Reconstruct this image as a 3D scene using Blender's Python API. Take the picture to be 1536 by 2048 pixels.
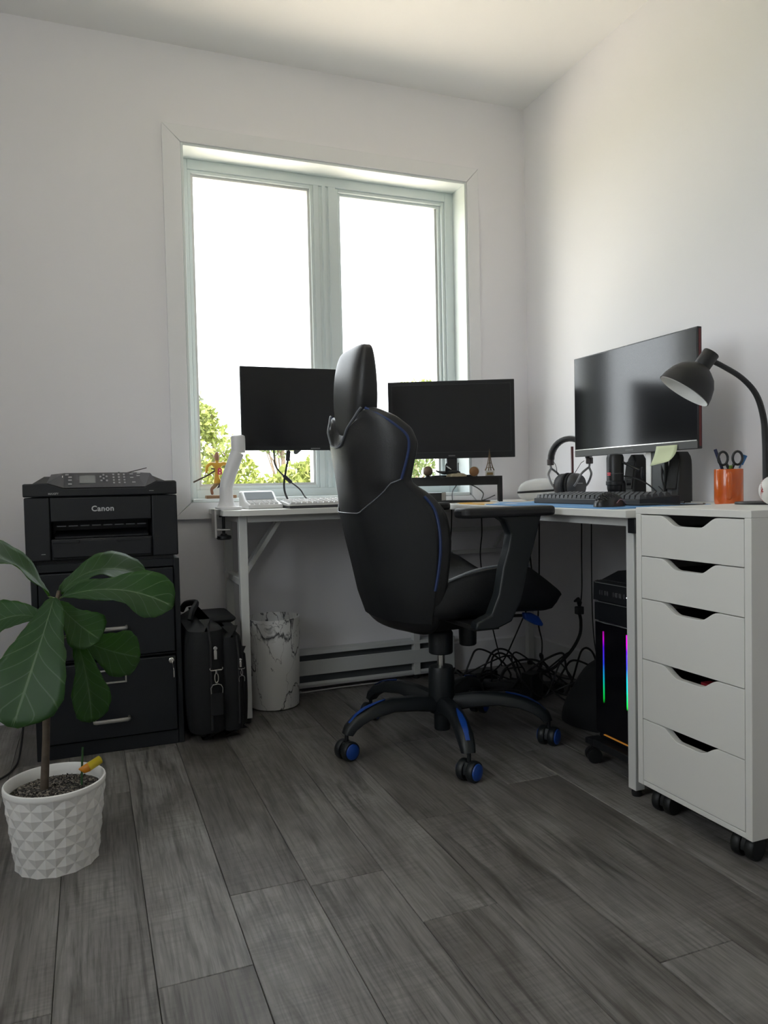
import bpy, bmesh, math, random
from mathutils import Vector, Matrix
random.seed(7)
for _o in list(bpy.data.objects): bpy.data.objects.remove(_o)
SC = bpy.context.scene
COL = SC.collection
# ------------------------------------------------------------------ camera
CAM_H = 0.835
def cam_axes(yaw, pitch, roll):
    f = Vector((math.sin(yaw)*math.cos(pitch), math.cos(yaw)*math.cos(pitch), math.sin(pitch)))
    r = Vector((math.cos(yaw), -math.sin(yaw), 0)); d = f.cross(r)
    c, s = math.cos(roll), math.sin(roll)
    return c*r + s*d, -s*r + c*d, f
_r, _d, _f = cam_axes(math.radians(21.35), math.radians(-2.06), math.radians(1.236))
cam_data = bpy.data.cameras.new('camera')
cam_data.sensor_fit = 'VERTICAL'; cam_data.sensor_height = 36.0
cam_data.lens = 1510.0/2048.0*36.0; cam_data.clip_start = 0.05
cam = bpy.data.objects.new('camera', cam_data); COL.objects.link(cam)
cam.matrix_world = Matrix(((_r.x, -_d.x, -_f.x, 0), (_r.y, -_d.y, -_f.y, 0), (_r.z, -_d.z, -_f.z, CAM_H), (0, 0, 0, 1)))
SC.camera = cam
# ------------------------------------------------------------------ sky, exposure
SKY = 1.75
FILL_LAMP = 2.6  # emission of the unseen globe added as fill
world = bpy.data.worlds.new('overcast_sky'); SC.world = world; world.use_nodes = True
bg = world.node_tree.nodes['Background']
bg.inputs['Color'].default_value = (0.925, 0.945, 1.0, 1); bg.inputs['Strength'].default_value = SKY
vs = SC.view_settings
vs.view_transform = 'Standard'; vs.look = 'None'; vs.exposure = 2.1; vs.gamma = 1.0; vs.use_curve_mapping = False
SC.cycles.use_denoising = True
SC.cycles.max_bounces = 14; SC.cycles.diffuse_bounces = 10; SC.cycles.transparent_max_bounces = 16
SC.cycles.caustics_reflective = False; SC.cycles.caustics_refractive = False
SC.cycles.sample_clamp_indirect = 30.0
# hazy sun from behind the house: lights the yard and the trees, never reaches into the room
sl = bpy.data.lights.new('sun', 'SUN'); sl.energy = 6.8; sl.angle = math.radians(3); sl.color = (1.0, .86, .70)
so = bpy.data.objects.new('sun', sl); COL.objects.link(so); so.location = (-4, -8, 14)
so.rotation_euler = Vector((-.12, .28, -.95)).to_track_quat('-Z', 'Y').to_euler()
# window portal: guides sky sampling through the real window opening, gives no light of its own
pl = bpy.data.lights.new('window_daylight_portal', 'AREA'); pl.shape = 'RECTANGLE'; pl.size = 1.26; pl.size_y = 1.40
pl.cycles.is_portal = True
po = bpy.data.objects.new('window_daylight_portal', pl); COL.objects.link(po)
po.location = (0.982, 3.235, 1.47); po.rotation_euler = (math.radians(-90), 0, 0)

pl2 = bpy.data.lights.new('fill_window_portal', 'AREA'); pl2.shape = 'RECTANGLE'; pl2.size = 1.02; pl2.size_y = 1.19  # sampling portal of the added side window
pl2.cycles.is_portal = True
po2 = bpy.data.objects.new('fill_window_portal', pl2); COL.objects.link(po2)
po2.location = (-1.225, .98, 1.535); po2.rotation_euler = (math.radians(-90), 0, math.radians(90))
# ------------------------------------------------------------------ helpers
PI = math.pi
def lin(h):
    h = h.lstrip('#'); out = []
    for i in (0, 2, 4):
        c = int(h[i:i+2], 16)/255.0
        out.append(c/12.92 if c <= .04045 else ((c+.055)/1.055)**2.4)
    return (*out, 1.0)
MATS = {}
def mat(name, col, rough=.5, metal=0.0, spec=.5, bump=0.0, bscale=200.0, emit=None, estr=0.0, coat=0.0, var=0.0, vscale=8.0):
    """plain procedural material: principled + optional colour variation and fine bump"""
    if name in MATS: return MATS[name]
    m = bpy.data.materials.new(name); m.use_nodes = True
    nt = m.node_tree; b = nt.nodes['Principled BSDF']
    c = lin(col) if isinstance(col, str) else (*col[:3], 1)
    b.inputs['Base Color'].default_value = c
    b.inputs['Roughness'].default_value = rough; b.inputs['Metallic'].default_value = metal
    b.inputs['Specular IOR Level'].default_value = spec; b.inputs['Coat Weight'].default_value = coat
    if emit is not None:
        b.inputs['Emission Color'].default_value = lin(emit) if isinstance(emit, str) else (*emit[:3], 1)
        b.inputs['Emission Strength'].default_value = estr
    if bump or var:
        tc = nt.nodes.new('ShaderNodeTexCoord')
        if bump:
            n = nt.nodes.new('ShaderNodeTexNoise'); n.inputs['Scale'].default_value = bscale; n.inputs['Detail'].default_value = 4
            nt.links.new(tc.outputs['Object'], n.inputs['Vector'])
            bp = nt.nodes.new('ShaderNodeBump'); bp.inputs['Strength'].default_value = bump; bp.inputs['Distance'].default_value = .002
            nt.links.new(n.outputs['Fac'], bp.inputs['Height']); nt.links.new(bp.outputs['Normal'], b.inputs['Normal'])
        if var:
            n2 = nt.nodes.new('ShaderNodeTexNoise'); n2.inputs['Scale'].default_value = vscale; n2.inputs['Detail'].default_value = 5
            nt.links.new(tc.outputs['Object'], n2.inputs['Vector'])
            mx = nt.nodes.new('ShaderNodeMix'); mx.data_type = 'RGBA'
            mx.inputs[6].default_value = tuple(x*(1-var) for x in c[:3])+(1,)
            mx.inputs[7].default_value = tuple(min(1, x*(1+var)) for x in c[:3])+(1,)
            nt.links.new(n2.outputs['Fac'], mx.inputs[0]); nt.links.new(mx.outputs[2], b.inputs['Base Color'])
    MATS[name] = m
    return m

class MB:
    def __init__(s): s.v = []; s.f = []; s.uv = None
    def add(s, vs_, fs):
        o = len(s.v); s.v += [Vector(p) for p in vs_]; s.f += [tuple(i+o for i in f) for f in fs]; return s
    def box(s, x0, x1, y0, y1, z0, z1):
        return s.add([(x0,y0,z0),(x1,y0,z0),(x1,y1,z0),(x0,y1,z0),(x0,y0,z1),(x1,y0,z1),(x1,y1,z1),(x0,y1,z1)],
                     [(0,3,2,1),(4,5,6,7),(0,1,5,4),(1,2,6,5),(2,3,7,6),(3,0,4,7)])
    def prism(s, poly, a0, a1, axis='z'):
        n = len(poly)
        def P(p, a):
            return {'z': (p[0], p[1], a), 'y': (p[0], a, p[1]), 'x': (a, p[0], p[1])}[axis]
        return s.add([P(p, a0) for p in poly]+[P(p, a1) for p in poly],
                     [tuple(range(n-1, -1, -1)), tuple(range(n, 2*n))]+[(i, (i+1) % n, n+(i+1) % n, n+i) for i in range(n)])
    def loft(s, rings, cap=True, closed=True):
        n = len(rings[0]); vs_ = [p for r in rings for p in r]; fs = []
        for k in range(len(rings)-1):
            for i in range(n if closed else n-1):
                j = (i+1) % n
                fs.append((k*n+i, k*n+j, (k+1)*n+j, (k+1)*n+i))
        if cap:
            fs.append(tuple(range(n-1, -1, -1))); o = (len(rings)-1)*n; fs.append(tuple(range(o, o+n)))
        return s.add(vs_, fs)
    def tube(s, path, r, n=8, cap=True, smoothpath=0, flat=1.0):
        path = [Vector(p) for p in path]
        if smoothpath: path = catmull(path, smoothpath)
        m = len(path); rs = r if isinstance(r, (list, tuple)) else [r]*m
        if len(rs) != m:
            rs = [rs[min(len(rs)-1, int(i*(len(rs)-1)/(m-1)))] + (rs[min(len(rs)-1, int(i*(len(rs)-1)/(m-1))+1)]-rs[min(len(rs)-1, int(i*(len(rs)-1)/(m-1)))])*((i*(len(rs)-1)/(m-1)) % 1) for i in range(m)]
        t0 = (path[1]-path[0]).normalized()
        up = Vector((0, 0, 1)) if abs(t0.z) < .9 else Vector((1, 0, 0))
        nrm = (up - t0*up.dot(t0)).normalized(); rings = []
        for i in range(m):
            t = (path[min(i+1, m-1)]-path[max(i-1, 0)]).normalized()
            nrm = (nrm - t*nrm.dot(t)).normalized(); bn = t.cross(nrm)
            rings.append([path[i]+(nrm*math.cos(2*PI*k/n)+bn*math.sin(2*PI*k/n)*flat)*rs[i] for k in range(n)])
        return s.loft(rings, cap)
    def lathe(s, prof, c=(0,0,0), n=32, cap=True, axis=None):
        rings = []
        for r, z in prof:
            rings.append([Vector((r*math.cos(2*PI*k/n), r*math.sin(2*PI*k/n), z)) for k in range(n)])
        if axis is not None:
            q = Vector((0,0,1)).rotation_difference(Vector(axis).normalized())
            rings = [[q @ p for p in r_] for r_ in rings]
        c = Vector(c)
        return s.loft([[p+c for p in r_] for r_ in rings], cap)
    def sphere(s, c, rx, ry=None, rz=None, n=20, m=12):
        ry = ry or rx; rz = rz or rx; c = Vector(c)
        rings = []
        for k in range(m+1):
            a = -PI/2+PI*(k+.001 if k == 0 else k-.001 if k == m else k)/m
            rings.append([c+Vector((rx*math.cos(a)*math.cos(2*PI*i/n), ry*math.cos(a)*math.sin(2*PI*i/n), rz*math.sin(a))) for i in range(n)])
        return s.loft(rings)
    def rbox(s, x0, x1, y0, y1, z0, z1, r=.02, n=4):
        """box with rounded vertical corners"""
        return s.prism(rrect(x0, x1, y0, y1, r, n), z0, z1)
    def xf(s, mtx):
        s.v = [mtx @ p for p in s.v]; return s
    def build(s, name, m, parent=None, smooth=False, bevel=0.0, seg=2, sub=0, solid=0.0, ang=.7, recalc=True):
        off = parent_loc(parent)
        me = bpy.data.meshes.new(name)
        me.from_pydata([tuple(p-off) for p in s.v], [], s.f)
        if recalc:
            bm = bmesh.new(); bm.from_mesh(me); bmesh.ops.recalc_face_normals(bm, faces=bm.faces); bm.to_mesh(me); bm.free()
        if s.uv:
            ul = me.uv_layers.new(name='UVMap')
            for l in me.loops: ul.data[l.index].uv = s.uv[l.vertex_index]
        if m: me.materials.append(m)
        o = bpy.data.objects.new(name, me); COL.objects.link(o)
        if parent: o.parent = parent
        if solid:
            md = o.modifiers.new('solid', 'SOLIDIFY'); md.thickness = solid; md.offset = 0
        if bevel:
            md = o.modifiers.new('bevel', 'BEVEL'); md.width = bevel; md.segments = seg; md.limit_method = 'ANGLE'; md.angle_limit = .6
        if sub:
            md = o.modifiers.new('sub', 'SUBSURF'); md.levels = sub; md.render_levels = sub
        if smooth or sub or bevel:
            for p in me.polygons: p.use_smooth = True
            if not sub: me.set_sharp_from_angle(angle=ang)
        return o
WL = {}
def parent_loc(o):
    v = Vector((0,0,0))
    while o is not None:
        v += o.location; o = o.parent
    return v
def rrect(x0, x1, y0, y1, r, n=4):
    pts = []
    for cx, cy, a in ((x1-r, y0+r, -PI/2), (x1-r, y1-r, 0), (x0+r, y1-r, PI/2), (x0+r, y0+r, PI)):
        for k in range(n+1):
            t = a+PI/2*k/n; pts.append((cx+r*math.cos(t), cy+r*math.sin(t)))
    return pts
def catmull(p, k):
    out = []; n = len(p)
    for i in range(n-1):
        a, b, c, d = p[max(i-1,0)], p[i], p[i+1], p[min(i+2,n-1)]
        for j in range(k):
            t = j/k
            out.append(.5*((2*b)+(c-a)*t+(2*a-5*b+4*c-d)*t*t+(3*b-a-3*c+d)*t**3))
    out.append(p[-1]); return out
def tag(o, label, cat, group=None, kind=None):
    o['label'] = label; o['category'] = cat
    if group: o['group'] = group
    if kind: o['kind'] = kind
    return o
def thing(name, label, cat, loc=(0,0,0), group=None, kind=None):
    o = bpy.data.objects.new(name, None); COL.objects.link(o); o.location = loc
    o.empty_display_size = .05
    return tag(o, label, cat, group, kind)
def inst(name, me_obj, parent, loc):
    """another object on the same mesh data"""
    o = bpy.data.objects.new(name, me_obj.data); COL.objects.link(o); o.parent = parent; o.location = loc
    for md in me_obj.modifiers:
        n = o.modifiers.new(md.name, md.type)
        for a in ('width','segments','limit_method','angle_limit','levels','render_levels'):
            if hasattr(md, a): setattr(n, a, getattr(md, a))
    return o
def frame(origin, ang):
    return Matrix.Translation(Vector(origin)) @ Matrix.Rotation(ang, 4, 'Z')
def text(name, body, size, m, parent, mtx, extrude=.0004, bold=0.0, spacing=1.0):
    cu = bpy.data.curves.new(name, 'FONT'); cu.body = body; cu.size = size; cu.extrude = extrude; cu.offset = bold
    cu.align_x = 'CENTER'; cu.align_y = 'CENTER'; cu.space_character = spacing; cu.resolution_u = 3
    t = bpy.data.objects.new(name, cu); COL.objects.link(t)
    bpy.context.view_layer.update()
    me = bpy.data.meshes.new_from_object(t.evaluated_get(bpy.context.evaluated_depsgraph_get()))
    bpy.data.objects.remove(t); bpy.data.curves.remove(cu)
    off = parent_loc(parent)
    me.transform(mtx); me.transform(Matrix.Translation(-off))
    me.materials.clear(); me.materials.append(m); me.name = name
    o = bpy.data.objects.new(name, me); COL.objects.link(o); o.parent = parent
    return o
def facing(loc, normal):
    """matrix that puts text (XY plane) at loc, reading upright, its face towards normal"""
    n = Vector(normal).normalized(); up = Vector((0,0,1)); x = up.cross(n).normalized(); y = n.cross(x)
    return Matrix(((x.x, y.x, n.x, loc[0]), (x.y, y.y, n.y, loc[1]), (x.z, y.z, n.z, loc[2]), (0,0,0,1)))

# ------------------------------------------------------------------ shared materials
BLACKP = mat('black_plastic', (.008,.009,.011), .42, bump=.15, bscale=900)
BLACKG = mat('black_gloss', (.008,.008,.010), .18)
BLACKM = mat('black_metal', (.015,.015,.016), .45, metal=.2)
WHITEL = mat('white_laminate', (.80,.80,.77), .38, bump=.04, bscale=300)
WHITEM = mat('white_powder_metal', (.68,.69,.68), .45, bump=.05, bscale=700)
CHROME = mat('chrome', (.75,.74,.72), .22, metal=1.0)
STEEL = mat('brushed_steel', (.55,.54,.52), .34, metal=1.0)
CABLE = mat('black_cable_rubber', (.012,.012,.014), .5)

# ================================================================== THE ROOM
XL, XW, YF, YW, ZC = -1.05, 1.90, -.95, 3.01, 2.525
WX0, WX1, WZ0, WZ1 = .370, 1.594, .781, 2.158          # window opening
WALL = mat('wall_paint', (.85,.838,.868), .72, bump=.06, bscale=260)
CEIL = mat('ceiling_paint', (.88,.875,.87), .8, bump=.08, bscale=180)
TRIMW = mat('trim_paint', (.83,.83,.85), .42)

# floor: every plank its own piece
def plank_material():
    m = bpy.data.materials.new('grey_oak_laminate'); m.use_nodes = True; nt = m.node_tree; L = nt.links
    b = nt.nodes['Principled BSDF']
    N = lambda t: nt.nodes.new(t)
    tc = N('ShaderNodeTexCoord'); oi = N('ShaderNodeObjectInfo')
    mul = N('ShaderNodeMath'); mul.operation = 'MULTIPLY'; mul.inputs[1].default_value = 61.0; L.new(oi.outputs['Random'], mul.inputs[0])
    cmb = N('ShaderNodeCombineXYZ'); L.new(mul.outputs[0], cmb.inputs[0]); L.new(mul.outputs[0], cmb.inputs[1]); L.new(mul.outputs[0], cmb.inputs[2])
    add = N('ShaderNodeVectorMath'); add.operation = 'ADD'; L.new(tc.outputs['Object'], add.inputs[0]); L.new(cmb.outputs[0], add.inputs[1])
    def noise(sx, sy, scale, detail, rough=.6, dist=0.0):
        mp = N('ShaderNodeMapping'); mp.inputs['Scale'].default_value = (sx, sy, 1); L.new(add.outputs[0], mp.inputs['Vector'])
        n = N('ShaderNodeTexNoise'); n.inputs['Scale'].default_value = scale; n.inputs['Detail'].default_value = detail
        n.inputs['Roughness'].default_value = rough; n.inputs['Distortion'].default_value = dist; L.new(mp.outputs[0], n.inputs['Vector']); return n
    grain = noise(1, .035, 190, 5, .62, .2)
    fig = noise(1, .07, 30, 4, .55, .9)
    blot = noise(1, .40, 9.0, 5, .62, .6)
    saw = noise(.10, 1, 120, 2, .5, .3)
    sawmask = noise(1, .6, 7, 2)
    def ramp(src, stops):
        r = N('ShaderNodeValToRGB'); e = r.color_ramp.elements
        e[0].position, e[0].color = stops[0][0], (*stops[0][1], 1); e[1].position, e[1].color = stops[-1][0], (*stops[-1][1], 1)
        for p, c in stops[1:-1]:
            x = e.new(p); x.color = (*c, 1)
        L.new(src, r.inputs[0]); return r
    base = ramp(blot.outputs['Fac'], [(.30, (.098,.090,.083)), (.5, (.163,.155,.147)), (.70, (.228,.220,.211))])
    tone = ramp(oi.outputs['Random'], [(0, (.74,.72,.70)), (.5, (1,1,1)), (1, (1.20,1.20,1.21))])
    def mult(a, c, fac=1.0):
        x = N('ShaderNodeMix'); x.data_type = 'RGBA'; x.blend_type = 'MULTIPLY'; x.inputs[0].default_value = fac
        L.new(a, x.inputs[6]); L.new(c, x.inputs[7]); return x.outputs[2]
    c1 = mult(base.outputs[0], tone.outputs[0])
    g = ramp(grain.outputs['Fac'], [(.30, (.50,.49,.48)), (.48, (.95,.95,.95)), (.7, (1.25,1.25,1.25))])
    c2 = mult(c1, g.outputs[0])
    fg = ramp(fig.outputs['Fac'], [(.33, (.55,.54,.52)), (.45, (1,1,1)), (.75, (1.12,1.12,1.12))])
    c3 = mult(c2, fg.outputs[0])
    sw = ramp(saw.outputs['Fac'], [(.40, (.88,.88,.88)), (.5, (1,1,1)), (.65, (1.07,1.07,1.07))])
    sm = ramp(sawmask.outputs['Fac'], [(.46, (0,0,0)), (.6, (1,1,1))])
    mx = N('ShaderNodeMix'); mx.data_type = 'RGBA'; mx.blend_type = 'MULTIPLY'
    L.new(sm.outputs[0], mx.inputs[0]); L.new(c3, mx.inputs[6]); L.new(sw.outputs[0], mx.inputs[7])
    L.new(mx.outputs[2], b.inputs['Base Color'])
    rr = N('ShaderNodeMapRange'); rr.inputs['To Min'].default_value = .34; rr.inputs['To Max'].default_value = .52
    L.new(grain.outputs['Fac'], rr.inputs['Value']); L.new(rr.outputs[0], b.inputs['Roughness'])
    bp = N('ShaderNodeBump'); bp.inputs['Strength'].default_value = .35; bp.inputs['Distance'].default_value = .0008
    L.new(grain.outputs['Fac'], bp.inputs['Height']); L.new(bp.outputs['Normal'], b.inputs['Normal'])
    b.inputs['Specular IOR Level'].default_value = .45
    return m
PLANK = plank_material()
floor = MB().box(XL-.1, XW+.1, YF-.1, YW+.2, -.06, -.009).build('floor', mat('underlay', (.03,.03,.03), .9))
tag(floor, 'grey oak laminate plank floor of the room', 'floor', kind='structure')
PW, PLN = .1625, 1.22
fixed = {0: 1.295, 3: 1.295, 4: 1.70, -1: 2.19}
full_plank = None
rng = random.Random(3)
for i in range(-12, 12):
    x0, x1 = .081+PW*i, .081+PW*(i+1)
    if x1 < XL+.03 or x0 > XW-.005: continue
    x0, x1 = max(x0, XL), min(x1, XW)
    j = fixed.get(i, rng.uniform(0, PLN))
    y = j - PLN*math.ceil((j-YF)/PLN)
    while y < YW:
        a, c = max(y, YF), min(y+PLN, YW)
        if c-a > .02:
            w, l = x1-x0-.0010, c-a-.0010
            whole = abs(w-(PW-.001)) < 1e-4 and abs(l-(PLN-.001)) < 1e-4
            if whole and full_plank is not None:
                o = inst('plank', full_plank, floor, (x0, a, 0))
            else:
                e = .0011
                mb = MB().loft([[(0,0,-.009),(w,0,-.009),(w,l,-.009),(0,l,-.009)], [(0,0,-.0012),(w,0,-.0012),(w,l,-.0012),(0,l,-.0012)], [(e,e,0),(w-e,e,0),(w-e,l-e,0),(e,l-e,0)]])
                o = mb.build('plank', PLANK, None); o.parent = floor; o.location = (x0, a, 0)
                if whole: full_plank = o
        y += PLN

tag(MB().box(XL-.15, XW+.15, YF-.15, YW+.22, ZC, ZC+.12).build('ceiling', CEIL), 'plain white painted ceiling', 'ceiling', kind='structure')
tag(MB().box(XW, XW+.15, YF-.15, YW+.22, 0, ZC).build('wall_right', WALL), 'white painted wall behind the desk lamp and large monitor', 'wall', kind='structure')
SY0, SY1, SZ0, SZ1 = .48, 1.48, .95, 2.12               # unseen side window, added for fill daylight
wl_ = MB().box(XL-.15, XL, YF-.15, SY0, 0, ZC).box(XL-.15, XL, SY1, YW+.22, 0, ZC).box(XL-.15, XL, SY0, SY1, 0, SZ0).box(XL-.15, XL, SY0, SY1, SZ1, ZC)
tag(wl_.build('wall_left', WALL), 'white painted side wall opposite the desk lamp', 'wall', kind='structure')
tag(MB().box(XL, XW, YF-.15, YF, 0, ZC).build('wall_front', WALL), 'white painted wall facing the window', 'wall', kind='structure')
wb = MB()
wb.loft([[(XL,y,0),(XW,y,0),(XW,y,ZC),(XL,y,ZC)] for y in (YW,)], cap=False)
Yb = YW+.22
o8 = [(XL,0),(XW,0),(XW,ZC),(XL,ZC)]; i8 = [(WX0,WZ0),(WX1,WZ0),(WX1,WZ1),(WX0,WZ1)]
wb = MB(); vv = [(x,YW,z) for x,z in o8+i8]+[(x,Yb,z) for x,z in o8+i8]
ff = []
for k in range(4):
    n = (k+1) % 4
    ff += [(k,n,4+n,4+k), (8+k,12+k,12+n,8+n), (4+k,4+n,12+n,12+k), (k,8+k,8+n,n)]
wb.add(vv, ff)
tag(wb.build('wall_back', WALL), 'white painted wall with the double window', 'wall', kind='structure')
# baseboards
def baseboard(name, label, prof_axis, a0, a1):
    t, h = .013, .128
    mb = MB()
    if prof_axis == 'y': mb.prism([(XW,0),(XW-t,0),(XW-t,h-.006),(XW-t+.006,h),(XW,h)], a0, a1, 'y')
    elif prof_axis == 'l': mb.prism([(XL,0),(XL+t,0),(XL+t,h-.006),(XL+t-.006,h),(XL,h)], a0, a1, 'y')
    else: mb.prism([(YW,0),(YW-t,0),(YW-t,h-.006),(YW-t+.006,h),(YW,h)], a0, a1, 'x')
    tag(mb.build(name, TRIMW), label, 'baseboard', kind='structure')
baseboard('baseboard_right', 'white baseboard along the wall behind the computer tower', 'y', YF, YW)
baseboard('baseboard_back', 'short white baseboard between the heater and the room corner', 'x', 1.44, XW-.013)
baseboard('baseboard_left', 'white baseboard along the side wall', 'l', YF, YW)

# ---- window
win = thing('window_1', 'white double casement window with bright daylight and trees outside', 'window', (.982, YW, WZ0), kind='structure')
VINYL = mat('white_vinyl', (.68,.745,.755), .35)
JAMB = mat('jamb_paint', (.74,.79,.79), .4)
cy0, cy1 = YW-.017, YW
CX0, CX1, CZ0, CZ1 = .302, 1.652, .716, 2.222
for q in ([(CX0,CZ0),(WX0,WZ0),(WX0,WZ1),(CX0,CZ1)], [(CX1,CZ0),(CX1,CZ1),(WX1,WZ1),(WX1,WZ0)],
          [(CX0,CZ1),(WX0,WZ1),(WX1,WZ1),(CX1,CZ1)], [(CX0,CZ0),(CX1,CZ0),(WX1,WZ0),(WX0,WZ0)]):
    c = Vector((sum(p[0] for p in q)/4, sum(p[1] for p in q)/4))
    q = [(p[0]+(.0006 if p[0] < c.x else -.0006), p[1]+(.0006 if p[1] < c.y else -.0006)) for p in q]
    MB().prism(q, cy0, cy1, 'y').build('casing_board', TRIMW, win, bevel=.002)
FY = YW+.105                                   # room face of the window frame
t = .010
for x0,x1,z0,z1 in ((WX0,WX0+t,WZ0,WZ1),(WX1-t,WX1,WZ0,WZ1),(WX0+t,WX1-t,WZ1-t,WZ1)):
    MB().box(x0,x1,YW-.012,FY+.07,z0,z1).build('jamb_lining', JAMB, win, bevel=.0015)
MB().box(WX0,WX1,YW-.012,FY+.07,WZ0,WZ0+.014).build('window_sill', JAMB, win, bevel=.003)
P1 = (.430, .905); P2 = (1.047, 1.508); PZ0, PZ1 = .856, 2.082
a0,a1,b0,b1 = WX0+t, WX1-t, WZ0+.014, WZ1-t
fr = MB()
fr.box(a0,P1[0]-.022,FY,FY+.09,b0,b1).box(P2[1]+.036,a1,FY,FY+.09,b0,b1).box(P1[0]-.022,P2[1]+.036,FY,FY+.09,b0,PZ0-.026).box(P1[0]-.022,P2[1]+.036,FY,FY+.09,PZ1+.026,b1)
fr.build('window_frame', VINYL, win, bevel=.002)
mu = MB(); mx0, mx1 = P1[1]+.022, P2[0]-.022
mu.prism([(mx0,FY+.08),(mx0,FY),(mx0+.022,FY),(mx0+.025,FY+.006),(mx0+.036,FY+.006),(mx0+.039,FY-.003),(mx0+.052,FY-.003),(mx0+.055,FY+.006),(mx0+.064,FY+.006),(mx0+.067,FY),(mx1,FY),(mx1,FY+.08)], PZ0-.026, PZ1+.026, 'z')
mu.build('mullion', VINYL, win)
def glass_mat():
    m = bpy.data.materials.new('window_glass'); m.use_nodes = True; nt = m.node_tree
    for n in list(nt.nodes):
        if n.type != 'OUTPUT_MATERIAL': nt.nodes.remove(n)
    out = nt.nodes['Material Output']; tr = nt.nodes.new('ShaderNodeBsdfTransparent'); gl = nt.nodes.new('ShaderNodeBsdfGlossy')
    gl.inputs['Roughness'].default_value = .02; tr.inputs['Color'].default_value = (.94,.96,.95,1)
    lw = nt.nodes.new('ShaderNodeLayerWeight'); lw.inputs['Blend'].default_value = .5
    pw = nt.nodes.new('ShaderNodeMath'); pw.operation = 'POWER'; pw.inputs[1].default_value = 5.0; nt.links.new(lw.outputs['Facing'], pw.inputs[0])
    fz = nt.nodes.new('ShaderNodeMath'); fz.operation = 'MULTIPLY_ADD'; fz.inputs[1].default_value = .96; fz.inputs[2].default_value = .04; nt.links.new(pw.outputs[0], fz.inputs[0])
    mx = nt.nodes.new('ShaderNodeMixShader')
    nt.links.new(fz.outputs[0], mx.inputs[0]); nt.links.new(tr.outputs[0], mx.inputs[1]); nt.links.new(gl.outputs[0], mx.inputs[2]); nt.links.new(mx.outputs[0], out.inputs[0])
    return m
GLASS = glass_mat()
def ring(x0,x1,z0,z1,w,y0,y1,mb=None):
    mb = mb or MB()
    mb.box(x0,x0+w,y0,y1,z0,z1).box(x1-w,x1,y0,y1,z0,z1).box(x0+w,x1-w,y0,y1,z0,z0+w).box(x0+w,x1-w,y0,y1,z1-w,z1)
    return mb
for (p0, p1), deep in ((P1, .004), (P2, .022)):
    mb = MB()
    e = .036 if deep > .01 else .022
    if deep > .01: ring(p0-.022, p1+.036, PZ0-.026, PZ1+.026, .014, FY+.008, FY+.08, mb)
    o = ring(p0-.022+(.014 if deep > .01 else 0), p1+e-(.014 if deep > .01 else 0), PZ0-.026+(.012 if deep>.01 else 0), PZ1+.026-(.012 if deep>.01 else 0), .013, FY+deep, FY+.08, mb)
    sash = mb.build('sash', VINYL, win, bevel=.0015)
    ring(p0-.009, p1+.009, PZ0-.013, PZ1+.013, .010, FY+deep+.012, FY+.07).build('glazing_bead', mat('bead', (.66,.665,.66), .4), sash)
    MB().box(p0-.003, p1+.003, FY+.034, FY+.038, PZ0-.006, PZ1+.006).build('pane', GLASS, sash)

w2 = thing('fill_window', 'plain white side window out of view, added to let in fill daylight', 'window', (XL, .98, SZ0), kind='structure')  # unseen window, put in to bring more daylight into the room
f2 = MB()
for y0_, y1_, z0_, z1_ in ((SY0,SY0+.05,SZ0,SZ1),(SY1-.05,SY1,SZ0,SZ1),(SY0+.05,SY1-.05,SZ0,SZ0+.05),(SY0+.05,SY1-.05,SZ1-.05,SZ1),(.955,1.005,SZ0+.05,SZ1-.05)): f2.box(XL-.11,XL-.04,y0_,y1_,z0_,z1_)
f2.build('window_frame', VINYL, w2)
for y0_, y1_ in ((SY0+.05,.955),(1.005,SY1-.05)): MB().box(XL-.082,XL-.078,y0_,y1_,SZ0+.05,SZ1-.05).build('pane', GLASS, w2)
for y0_, y1_, z0_, z1_ in ((SY0-.07,SY0,SZ0-.07,SZ1+.07),(SY1,SY1+.07,SZ0-.07,SZ1+.07),(SY0,SY1,SZ0-.07,SZ0),(SY0,SY1,SZ1,SZ1+.07)): MB().box(XL,XL+.017,y0_,y1_,z0_,z1_).build('casing_board', TRIMW, w2)
# ---- yard outside
yard = MB().box(-45, 60, -40, 90, -1.2, -.7).build('yard_ground', mat('lawn', (.17,.19,.09), .9, var=.25, vscale=.6))
tag(yard, 'green lawn of the yard outside the window', 'ground', kind='structure')
patio = MB().box(-5, 7, YW+.24, 8.2, -.70, -.62).build('bounce_patio', mat('pale_concrete', (.66,.60,.52), .85, bump=.3, bscale=30, var=.08, vscale=3))  # unseen pale slab, added to reflect sun through the window onto the ceiling
tag(patio, 'pale concrete patio out of view, added to bounce sunlight up to the ceiling', 'patio', kind='structure')
# ---- electric baseboard heater
ht = thing('baseboard_heater', 'long white electric baseboard heater under the window', 'heater', (.85, 2.98, 0))
HW = mat('heater_enamel', (.60,.62,.62), .4); HD = mat('heater_slot', (.11,.12,.125), .5)
hx0, hx1 = .30, 1.42
MB().box(hx0, hx1, 2.996, YW, .022, .166).build('back_plate', HW, ht)
MB().prism([(2.996,.160),(2.950,.158),(2.946,.152),(2.944,.152),(2.948,.166),(2.996,.168)], hx0, hx1, 'x').build('top_cap', HW, ht)
MB().box(hx0+.004, hx1-.004, 2.972, 2.996, .030, .158).build('heating_element', HD, ht)
MB().prism([(2.947,.068),(2.944,.070),(2.944,.125),(2.950,.128),(2.953,.124),(2.950,.070)], hx0, hx1, 'x').build('front_panel', HW, ht)
MB().prism([(2.996,.020),(2.948,.020),(2.946,.030),(2.949,.040),(2.952,.036),(2.955,.026),(2.996,.026)], hx0, hx1, 'x').build('bottom_lip', HW, ht)
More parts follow.
